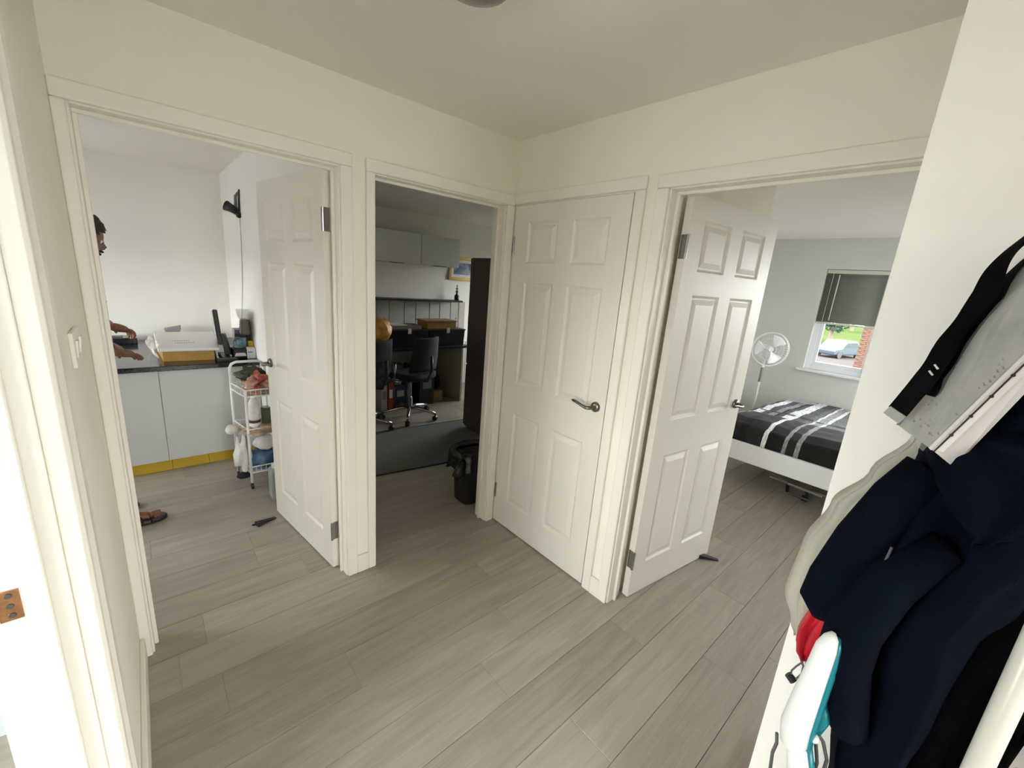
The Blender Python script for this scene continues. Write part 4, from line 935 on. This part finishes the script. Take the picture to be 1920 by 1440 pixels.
# bin
bn = thing('waste_bin', 'black waste bin with a bin bag folded over its rim behind the door frame', 'bin', (.03, .30, 0))
mb = MB()
def rr_(s, z): 
    pts = []
    for k in range(28):
        a = k*2*PI/28; c, d = math.cos(a), math.sin(a); q = (abs(c)**4+abs(d)**4)**-.25
        pts.append(Vector((.03+c*q*s*.9, .30+d*q*s*.8, z)))
    return pts
def ringbuild(rs, cap0=True):
    mb = MB(); R = [[mb.bm.verts.new(p) for p in r] for r in rs]
    for A, B in zip(R, R[1:]):
        for k in range(len(A)): mb.bm.faces.new((A[k], A[(k+1) % len(A)], B[(k+1) % len(A)], B[k]))
    if cap0: mb.bm.faces.new(R[0])
    return mb
ringbuild([rr_(.105, 0), rr_(.112, .01), rr_(.138, .40), rr_(.144, .405), rr_(.134, .40), rr_(.108, .03)]).build('bin_body', 'black', bn, smooth=True)
rs = []
for (s, z, am) in ((.128, .36, 0), (.142, .408, .002), (.152, .400, .006), (.156, .34, .010), (.158, .27, .014), (.160, .255, .02)):
    r = rr_(s, z)
    r = [p+Vector((math.cos(k*.9)*am, math.sin(k*1.3)*am, am*1.4*math.sin(k*1.1)+(0 if k not in (13, 14, 15, 16) else -am*1.5))) for k, p in enumerate(r)]
    rs.append(r)
M['binbag'] = mat('black_bin_bag', (.008, .008, .009), .25, var=.2, bump=.6, bscale=30)
ringbuild(rs, False).build('bin_bag', 'binbag', bn, smooth=True, solid=.001)
MB().tube([(-.09, .22, .37), (-.145, .20, .335), (-.185, .19, .275), (-.175, .19, .255), (-.13, .20, .29), (-.09, .22, .31)], [.012, .024, .026, .016, .02, .01], 8).build('bag_knot', 'binbag', bn, smooth=True)

# ------------------------------------------------------------------ bedroom
bd = thing('bed', 'white bed frame with its low footboard towards the door', 'bed', (3.1, -1.35, 0))
BY0, BY1 = -2.15, -.50
MB().box(2.10, 2.135, BY0, BY1, .225, .39).build('footboard', 'white', bd, bevel=.006)
for y in (BY1-.03, BY0): MB().box(2.135, 4.20, y, y+.03, .225, .37).build('side_rail', 'white', bd, bevel=.004)
MB().box(4.19, 4.22, BY0, BY1, .20, .42).build('headboard', 'white', bd, bevel=.004)
for (x, y) in ((2.14, BY1-.07), (2.14, BY0+.01), (4.1, BY1-.07), (4.1, BY0+.01)): MB().box(x, x+.06, y, y+.06, 0, .225).build('leg', 'white', bd, bevel=.003)
mt = MB().box(2.18, 4.18, BY0+.04, BY1-.04, .30, .47).build('mattress', 'greyw', bevel=.03, bseg=3); tag(mt, 'mattress lying in the white bed frame under the duvet', 'mattress')
def duv(u, v):
    # v: 0 hanging at the foot edge ... 1 at the head; u: 0 window-left side ... 1
    y = BY1+.015-(BY1-BY0+.03)*u
    side = min(u, 1-u)
    if v < .22:
        q = v/.22; x = 2.158+.05*q+.20*max(0, q-.55)**1.6; z = .375+.145*math.sin(min(1, q*1.1)*PI/2)
    else:
        q = (v-.22)/.78; x = 2.30+1.88*q; z = .545-.085*q
    z += .022*noise.noise(Vector((x*2.6, y*3.0, 1.7)))+.010*noise.noise(Vector((x*7, y*8, 4)))*(0 if v < .1 else 1)
    if side < .05: z -= .13*(1-side/.05)**1.5*(1 if v > .15 else .5)
    return Vector((x+.03*math.sin(u*19)*(.4 if v < .22 else .1), y, max(z, .375)))
mb = MB(); mb.grid(duv, 90, 70, uv=True); dv = mb.build('duvet', 'duvet', smooth=True, solid=.012); tag(dv, 'black, grey and white plaid duvet on the white bed', 'duvet')
t = thing('metal_frame', 'dark low metal frame lying under the bed', 'frame', (2.4, -1.2, 0))
MB().tube([(2.45, -.92, .10), (2.28, -1.13, .11), (2.25, -1.38, .11)], .012, 8).tube([(2.45, -.95, .05), (2.45, -1.4, .05)], .012, 8).build('bar', 'gun', t)
MB().tube([(2.30, -1.12, .11), (2.36, -1.12, .01)], .014, 8).tube([(2.27, -1.27, .11), (2.30, -1.27, .01)], .014, 8).tube([(2.2, -1.16, .06), (2.2, -1.30, .06)], .010, 8).build('foot', 'black', t)
MB().cyl((2.30, -1.28, .025), (2.30, -1.24, .025), .025).build('wheel', 'black', t)
fn = thing('pedestal_fan', 'white pedestal fan standing between the bed and the window wall', 'fan', (3.95, -.27, 0))
fc = Vector((3.86, -.305, 1.035)); nrm = Vector((-.80, -.60, .0)).normalized(); up_ = Vector((0, 0, 1)); rt = nrm.cross(up_).normalized()
def fanpt(r, a, h): return fc+(rt*math.cos(a)+up_*math.sin(a))*r+nrm*h
cage = MB()
for h in (-.045, .045):
    for r in (.196, .13, .05): cage.tube([fanpt(r, k*2*PI/36, h*(1 if r < .19 else .35)) for k in range(36)], .0022 if r < .19 else .005, 5, closed=True)
    for k in range(40):
        a = k*2*PI/40; cage.tube([fanpt(.04, a, h), fanpt(.13, a+.12, h), fanpt(.196, a+.16, h*.35)], .0009, 4)
cage.build('cage', 'white', fn, smooth=True)
for k in range(3):
    a0 = PI/2+.55+k*2*PI/3
    mb = MB(); mb.grid(lambda u, v: fanpt(.035+.135*v, a0+(u-.5)*(.55+.75*v)*(1.0 if v < .8 else 1-.9*(v-.8)), .02*(u-.5)*2*(1-.3*v)), 8, 8); mb.build('blade', 'white', fn, smooth=True, solid=.003)
MB().tube([fanpt(0, 0, .03), fanpt(0, 0, -.03)], .030, 16).build('hub', 'white', fn, bevel=.004)
MB().tube([fanpt(0, 0, -.05), fanpt(0, 0, -.17)], [.045, .038], 16).build('motor_housing', 'white', fn, smooth=False, bevel=.01)
pc = fc-nrm*.10
MB().tube([(pc.x, pc.y, 1.0), (pc.x, pc.y, .80)], [.018, .016], 12).build('neck', 'white', fn)
MB().tube([(pc.x, pc.y, .03), (pc.x, pc.y, .80)], .011, 12).build('pole', 'white', fn)
MB().tube([(pc.x, pc.y, .62), (pc.x, pc.y, .80)], .016, 12).build('height_collar', 'gun', fn, bevel=.002)
MB().lathe((pc.x, pc.y, 0), [(0, 0), (.15, 0), (.155, .012), (.12, .022), (.03, .035), (0, .035)], 28).build('base', 'white', fn, smooth=True)

# ------------------------------------------------------------------ things hung on the right-hand wall
WX = -.66
def garment(name, m, secs, folds=.010, nf=7, seed=0., nu=64, nv=60, parent=None, power=.75, back=WX-.004):
    secs = sorted(secs, key=lambda s: -s[0]); zs = [s[0] for s in secs]
    def at(z):
        for a, b in zip(secs, secs[1:]):
            if a[0] >= z >= b[0]-1e-9:
                t = (a[0]-z)/(a[0]-b[0]); t = t*t*(3-2*t); return [p+(q-p)*t for p, q in zip(a, b)]
        return list(secs[-1])
    def fn(u, v):
        z = zs[0]+(zs[-1]-zs[0])*v; _, yl, yr, d = at(z)
        cy, w = (yl+yr)/2, (yl-yr)/2; a = u*2*PI
        s, c = math.sin(a), math.cos(a)
        env = min(1, v*6)*1
        y = cy+w*c*(1 if s >= 0 else .92)
        if s >= 0:
            dep = d*(s**power)
            f = folds*(math.sin(nf*a+2.2*noise.noise(Vector((a, z*4, seed)))+seed*2+z*3)+1.2*noise.noise(Vector((c*3+seed, z*5, 2))))*env*min(1, s*3)
            dep += f; y += .4*f*math.cos(nf*a)
            x = back-max(dep, .002)
        else: x = back
        zz = z+(.012*noise.noise(Vector((a*1.2, seed, 5))) if v > .97 else 0)
        return Vector((x, y, zz))
    mb = MB(); mb.grid(fn, nu, nv, close_u=True)
    for ring in (0, nv):
        vs = [v for i, v in enumerate(mb.bm.verts) if i % (nv+1) == ring]
        mb.bm.faces.new(vs)
    return mb.build(name, m, parent, smooth=True)
bg = thing('shirt', 'beige cotton shirt hanging at the left edge of the coat pile', 'shirt', (WX, -1.85, .9))
garment('cloth', 'beige', [(1.62, -1.93, -2.00, .02), (1.37, -1.880, -1.96, .035), (1.29, -1.842, -1.93, .045), (1.205, -1.800, -1.91, .050), (1.11, -1.775, -1.89, .055), (.99, -1.768, -1.86, .055), (.93, -1.790, -1.835, .045), (.895, -1.802, -1.825, .03)], folds=.006, nf=5, seed=1.3, parent=bg)
t = thing('cardigan', 'grey-brown garment between the beige shirt and the navy jacket', 'clothing', (WX, -1.88, 1.0))
garment('cloth', 'brownc', [(1.60, -1.95, -2.05, .03), (1.30, -1.888, -2.0, .07), (1.20, -1.852, -1.98, .085), (1.12, -1.835, -1.96, .09), (1.0, -1.84, -1.95, .08), (.92, -1.86, -1.93, .06)], folds=.006, nf=6, seed=4.1, parent=t)
rj = thing('rain_jacket', 'shiny red nylon jacket peeping out below the beige shirt', 'jacket', (WX, -1.84, .88))
garment('cloth', 'red', [(1.38, -1.905, -1.99, .03), (1.33, -1.897, -1.98, .075), (1.10, -1.86, -1.94, .075), (1.02, -1.818, -1.88, .085), (.94, -1.806, -1.87, .085), (.905, -1.812, -1.86, .075), (.875, -1.832, -1.846, .06)], folds=.007, nf=6, seed=2.6, parent=rj)
MB().tube([(-.735, -1.836, .885), (-.74, -1.829, .872), (-.742, -1.824, .858), (-.742, -1.826, .842), (-.742, -1.834, .846), (-.74, -1.840, .862), (-.736, -1.839, .878)], .0018, 6, closed=True).build('drawcord', 'cable', rj)
MB().tube([(-.742, -1.820, .846), (-.742, -1.832, .838)], [.007, .008], 10).build('toggle', 'black', rj)
bj = thing('coat', 'black coat hanging furthest right behind the ivory tube', 'coat', (WX, -2.12, .5))
garment('cloth', 'blackcl', [(1.72, -2.08, -2.16, .03), (1.60, -2.0, -2.26, .07), (1.3, -1.96, -2.30, .09), (1.0, -1.95, -2.115, .10), (.8, -1.93, -2.105, .10), (.45, -1.93, -2.10, .10)], folds=.008, nf=8, seed=6.2, parent=bj)
nj = thing('jacket', 'large navy hooded fleece jacket hanging on the right wall', 'jacket', (WX, -2.0, .6))
garment('body_panel', 'navy', [(1.70, -2.02, -2.08, .03), (1.60, -1.97, -2.14, .09), (1.45, -1.915, -2.16, .12), (1.355, -1.892, -2.13, .13), (1.25, -1.878, -2.10, .14), (1.18, -1.868, -2.07, .145), (1.10, -1.865, -2.045, .145), (.95, -1.875, -2.035, .14), (.80, -1.898, -2.028, .135), (.68, -1.915, -2.02, .13), (.55, -1.925, -2.01, .12)], folds=.015, nf=5, seed=.7, parent=nj)
garment('hood', 'navy', [(1.44, -1.96, -2.14, .10), (1.41, -1.915, -2.15, .145), (1.38, -1.893, -2.12, .168), (1.345, -1.905, -2.08, .184), (1.31, -1.930, -2.045, .190), (1.285, -1.960, -2.010, .180), (1.272, -1.975, -1.990, .155)], folds=.010, nf=4, seed=3.3, parent=nj)
MB().tube([(-.765, -1.915, 1.345), (-.775, -1.893, 1.29), (-.785, -1.868, 1.20), (-.79, -1.848, 1.11), (-.79, -1.842, 1.065), (-.785, -1.850, 1.035)], [.030, .034, .037, .036, .034, .020], 20, flat=.8).build('sleeve', 'navy', nj, smooth=True)
MB().tube([(-.80, -1.96, 1.25), (-.812, -1.915, 1.16), (-.820, -1.893, 1.07), (-.822, -1.893, 1.00), (-.820, -1.907, .94), (-.812, -1.922, .885), (-.80, -1.93, .855)], [.03, .046, .052, .053, .048, .040, .016], 24, flat=.7).build('sleeve', 'navy', nj, smooth=True)
MB().tube([(-.812, -1.905, 1.22), (-.820, -1.900, 1.15), (-.828, -1.905, 1.08)], .002, 6).build('zip', 'cable', nj)
# dog-lead like strap
def ribbon(pts, w, twist, th=.0022):
    pts = [Vector(p) for p in pts]; mb = MB(); out = []
    # resample
    P = []
    for i in range(len(pts)-1):
        p0 = pts[max(0, i-1)]; p1 = pts[i]; p2 = pts[i+1]; p3 = pts[min(len(pts)-1, i+2)]
        for k in range(8):
            t = k/8; P.append(.5*((2*p1)+(p2-p0)*t+(2*p0-5*p1+4*p2-p3)*t*t+(3*p1-p0-3*p2+p3)*t**3))
    P.append(pts[-1]); n = len(P)
    prev = None
    for i, p in enumerate(P):
        t = (P[min(n-1, i+1)]-P[max(0, i-1)]).normalized(); u = t.cross(Vector((-1, 0, 0))).normalized(); v = t.cross(u)
        a = twist(i/(n-1)); s = u*math.cos(a)+v*math.sin(a); q = s.cross(t).normalized()
        ww = w(i/(n-1)) if callable(w) else w
        ring = [mb.bm.verts.new(p+s*ww/2*c+q*th*d) for c, d in ((-1, -.6), (-.3, -1), (.3, -1), (1, -.6), (1, .6), (.3, 1), (-.3, 1), (-1, .6))]
        if prev: 
            for k in range(8): mb.bm.faces.new((prev[k], prev[(k+1) % 8], ring[(k+1) % 8], ring[k]))
        else: mb.bm.faces.new(ring)
        prev = ring
    mb.bm.faces.new(prev[::-1]); return mb
st = thing('strap', 'black webbing strap with a small white print looped on a hook', 'strap', (-.76, -1.93, 1.7))
ribbon([(-.74, -1.97, 1.70), (-.76, -1.945, 1.696), (-.77, -1.925, 1.675), (-.765, -1.914, 1.645), (-.76, -1.911, 1.612), (-.757, -1.903, 1.581), (-.76, -1.895, 1.553), (-.765, -1.890, 1.530), (-.772, -1.884, 1.499), (-.775, -1.875, 1.467), (-.772, -1.861, 1.424)], .026, lambda t: .25+1.0*math.sin(t*8.5)*(1 if t < .68 else max(0, 1-(t-.68)*6))).build('webbing', 'webbing', st, smooth=False)
ribbon([(-.735, -1.98, 1.685), (-.735, -1.945, 1.668), (-.733, -1.930, 1.644), (-.725, -1.921, 1.606), (-.722, -1.914, 1.567), (-.73, -1.906, 1.529), (-.74, -1.900, 1.49), (-.75, -1.890, 1.455)], .018, lambda t: .9*math.sin(t*7)+.4).build('webbing', 'webbing', st)
ribbon([(-.776, -1.8625, 1.4255), (-.775, -1.8565, 1.4125)], .025, lambda t: .25, .0028).build('strap_end', 'tip', st)
mb = MB()
for k, (yy, zz) in enumerate(((-1.884, 1.4935), (-1.8875, 1.5035))):
    mb.tube([(-.7835, yy-.0028, zz-.0035), (-.7835, yy+.0024, zz+.0025)], .0028, 8, flat=.5)
mb.build('print', 'strapw', st)
# bundle of papers in a clear sleeve
pd = thing('paper_bundle', 'thick bundle of writing papers in a plastic sleeve hung askew over the coats', 'paper bundle', (-.8, -1.92, 1.4))
A0, A1 = Vector((-.715, -1.8655, 1.392)), Vector((-.715, -1.952, 1.700))
B0, B1 = Vector((-.830, -1.910, 1.392)), Vector((-.830, -1.9975, 1.630))
nn_ = (A1-A0).cross(B0-A0).normalized()
if nn_.x > 0: nn_ = -nn_
th = .016
def slab(a0, a1, b0, b1, n, t): return [a0, b0, b1, a1, a0+n*t, b0+n*t, b1+n*t, a1+n*t]
MB().hexa(slab(A0, A1, B0, B1, -nn_, th)).build('paper_block', 'paper', pd, bevel=.002)
M['page'] = mat('grey_lined_page', (.44, .45, .42), .5, var=.12, scale=30)
MB().hexa(slab(A0+(A0-A1)*.004, A1, B0, B1, nn_, .0012)).build('top_page', 'page', pd)
rnd = random.Random(11); mb = MB()
for i in range(34):     # lines of handwriting, as marks of ink on the page
    f = .06+.9*i/34
    for j in range(rnd.randint(3, 9)):
        g0 = .10+.80*rnd.random(); g1 = min(.95, g0+.03+.05*rnd.random())
        def PP(g, ff): return (A0.lerp(A1, ff)).lerp(B0.lerp(B1, ff), g)+nn_*.0017
        if rnd.random() < .35+.5*(g0 > .6): mb.tube([PP(g0, f), PP((g0*2+g1)/3, f+.006), PP((g0+2*g1)/3, f-.004), PP(g1, f+.003)], .0006, 4)
o = mb.build('handwriting', 'ink', pd); o['kind'] = 'stuff'
C0, C1 = Vector((-.800, -1.939, 1.366)), Vector((-.790, -2.012, 1.600))
MB().hexa([B0+nn_*.002, B1+nn_*.002, B1-nn_*.001, B0-nn_*.001, B0+nn_*.002+Vector((-.003, -.003, -.002)), B1+nn_*.002+Vector((-.003, -.003, -.002)), B1-nn_*.004, B0-nn_*.004]).build('binding_edge', 'paper', pd)
mb = MB(); e0, e1 = B0+Vector((.002, -.004, -.003)), B1+Vector((.002, -.004, -.003)); nrm2 = (e1-e0).cross(C0-e0).normalized()
if nrm2.x > 0: nrm2 = -nrm2
mb.hexa(slab(e0, e1, C0, C1, -nrm2, .012)).build('loose_sheets', 'paper', pd, bevel=.001)
mb = MB()
for k in range(7): 
    p = e0.lerp(e1, .12+.13*k); mb.ball(p+nrm2*.0015, .0022, seg=8, rings=6)
mb.tube([e0+nrm2*.001, e1+nrm2*.001], .0011, 6)
mb.build('stitches', 'black', pd)
mb = MB(); mb.grid(lambda u, v: (A0+(A0-A1)*.03).lerp(A1, v).lerp((B0+(B0-B1)*.03).lerp(B1, v), u*1.02-.01)+nn_*(.004+.003*noise.noise(Vector((u*7, v*9, 3)))), 16, 24)
mb.build('plastic_sleeve', 'clear', pd, smooth=True)
MB().hexa(slab(A0+nn_*.0-Vector((.002, -.003, 0)), A1-Vector((.002, -.003, 0)), A0+Vector((-.001, -.001, 0)), A1+Vector((-.001, -.001, 0)), nn_, .002)).build('sleeve_edge', 'fileB', pd)
# handheld appliance
ap = thing('handheld_appliance', 'white and teal handheld appliance hanging head up below the navy jacket', 'appliance', (-.785, -1.86, .75))
apth = [(-.868, -1.8745, 1.068), (-.873, -1.874, 1.060), (-.878, -1.872, 1.042), (-.884, -1.870, .990), (-.887, -1.867, .930), (-.884, -1.865, .875), (-.879, -1.868, .840), (-.874, -1.874, .822)]
MB().tube(apth, [.003, .010, .0145, .0165, .0195, .0215, .0200, .012], 24, up=(0, 1, 0)).build('shell', 'white', ap, smooth=True)
MB().tube([Vector(p)+Vector((.013, -.0085, 0)) for p in apth[1:]], [.008, .011, .0150, .0175, .0190, .017, .010], 24, up=(0, 1, 0)).build('back_shell', 'teal', ap, smooth=True)
MB().tube([(-.876, -1.873, .835), (-.868, -1.884, .785), (-.858, -1.893, .72), (-.845, -1.90, .64)], [.0145, .0165, .016, .014], 18).build('handle', 'white', ap, smooth=True)
MB().tube([(-.862, -1.884, .835), (-.855, -1.894, .785), (-.847, -1.902, .72)], [.009, .0125, .012], 14).build('grip', 'teal', ap, smooth=True)
MB().tube([(-.850, -1.885, .93), (-.848, -1.890, .89), (-.848, -1.888, .86)], [.008, .014, .010], 14).build('tank', 'teal', ap, smooth=True)
MB().ball((-.868, -1.891, .862), .008).build('knob', 'bag', ap, smooth=True)
MB().tube([(-.852, -1.878, .98), (-.80, -1.88, 1.0), (-.70, -1.90, 1.02), (-.662, -1.90, 1.02)], .004, 8).build('hanging_hook', 'steel', ap, smooth=True)
for (a, b, c) in (((-.842, -1.884, .848), (-.832, -1.902, .835), (-.822, -1.914, .796)), ((-.842, -1.882, .848), (-.832, -1.894, .822), (-.822, -1.903, .778)), ((-.845, -1.880, .846), (-.835, -1.887, .81), (-.825, -1.890, .75)), ((-.80, -1.836, .755), (-.80, -1.838, .707), (-.80, -1.842, .668))):
    MB().tube([a, tuple((Vector(a)+Vector(b))/2+Vector((0, -.003, .003))), b, c, (c[0], c[1]-.002, c[2]-.16)], .0030, 8).build('power_cable', 'cable', ap, smooth=True)
tb = thing('tube', 'upright ivory white tube in front of the black coat', 'tube', (-.84, -2.054, 0))
MB().cyl((-.84, -2.057, .0), (-.84, -2.057, 1.75), .0140, seg=24).build('shaft', 'pole', tb, smooth=True)
MB().lathe((-.84, -2.057, 0), [(0, 0), (.020, 0), (.020, .03), (.0142, .035), (0, .035)], 20).build('foot', 'black', tb, smooth=True)
blob('paper_bag', (-.735, -2.150, .965), (.035, .04, .05), 'cardl', 5.5, .2, 'crumpled brown paper bag hanging at the right edge behind the ivory tube', 'bag')
blob('white_bag', (-.735, -2.130, .90), (.03, .03, .03), 'bag', 6.5, .2, 'small white bag at the lower right corner below the brown paper bag', 'bag')
# hooks rail that carries the clothes
hr = thing('coat_rack', 'wall coat rack with metal hooks above the coats', 'coat rack', (WX, -2.05, 1.74))
MB().box(-.68, -.66, -2.45, -2.00, 1.72, 1.79).build('rail', 'white', hr, bevel=.004)
for y in (-2.02, -2.10, -2.18, -2.26, -2.34, -2.42): MB().tube([(-.68, y, 1.755), (-.71, y, 1.745), (-.735, y, 1.75), (-.745, y, 1.775)], .005, 8).build('hook', 'steel', hr, smooth=True)
# hidden-instance bookkeeping: label every structure thing that has no category
for o in bpy.data.objects:
    if o.parent is None and o.type in ('MESH', 'EMPTY') and 'label' not in o: print('UNLABELLED', o.name)
    if o.parent is None and o.type == 'MESH' and o.get('label') is None: pass
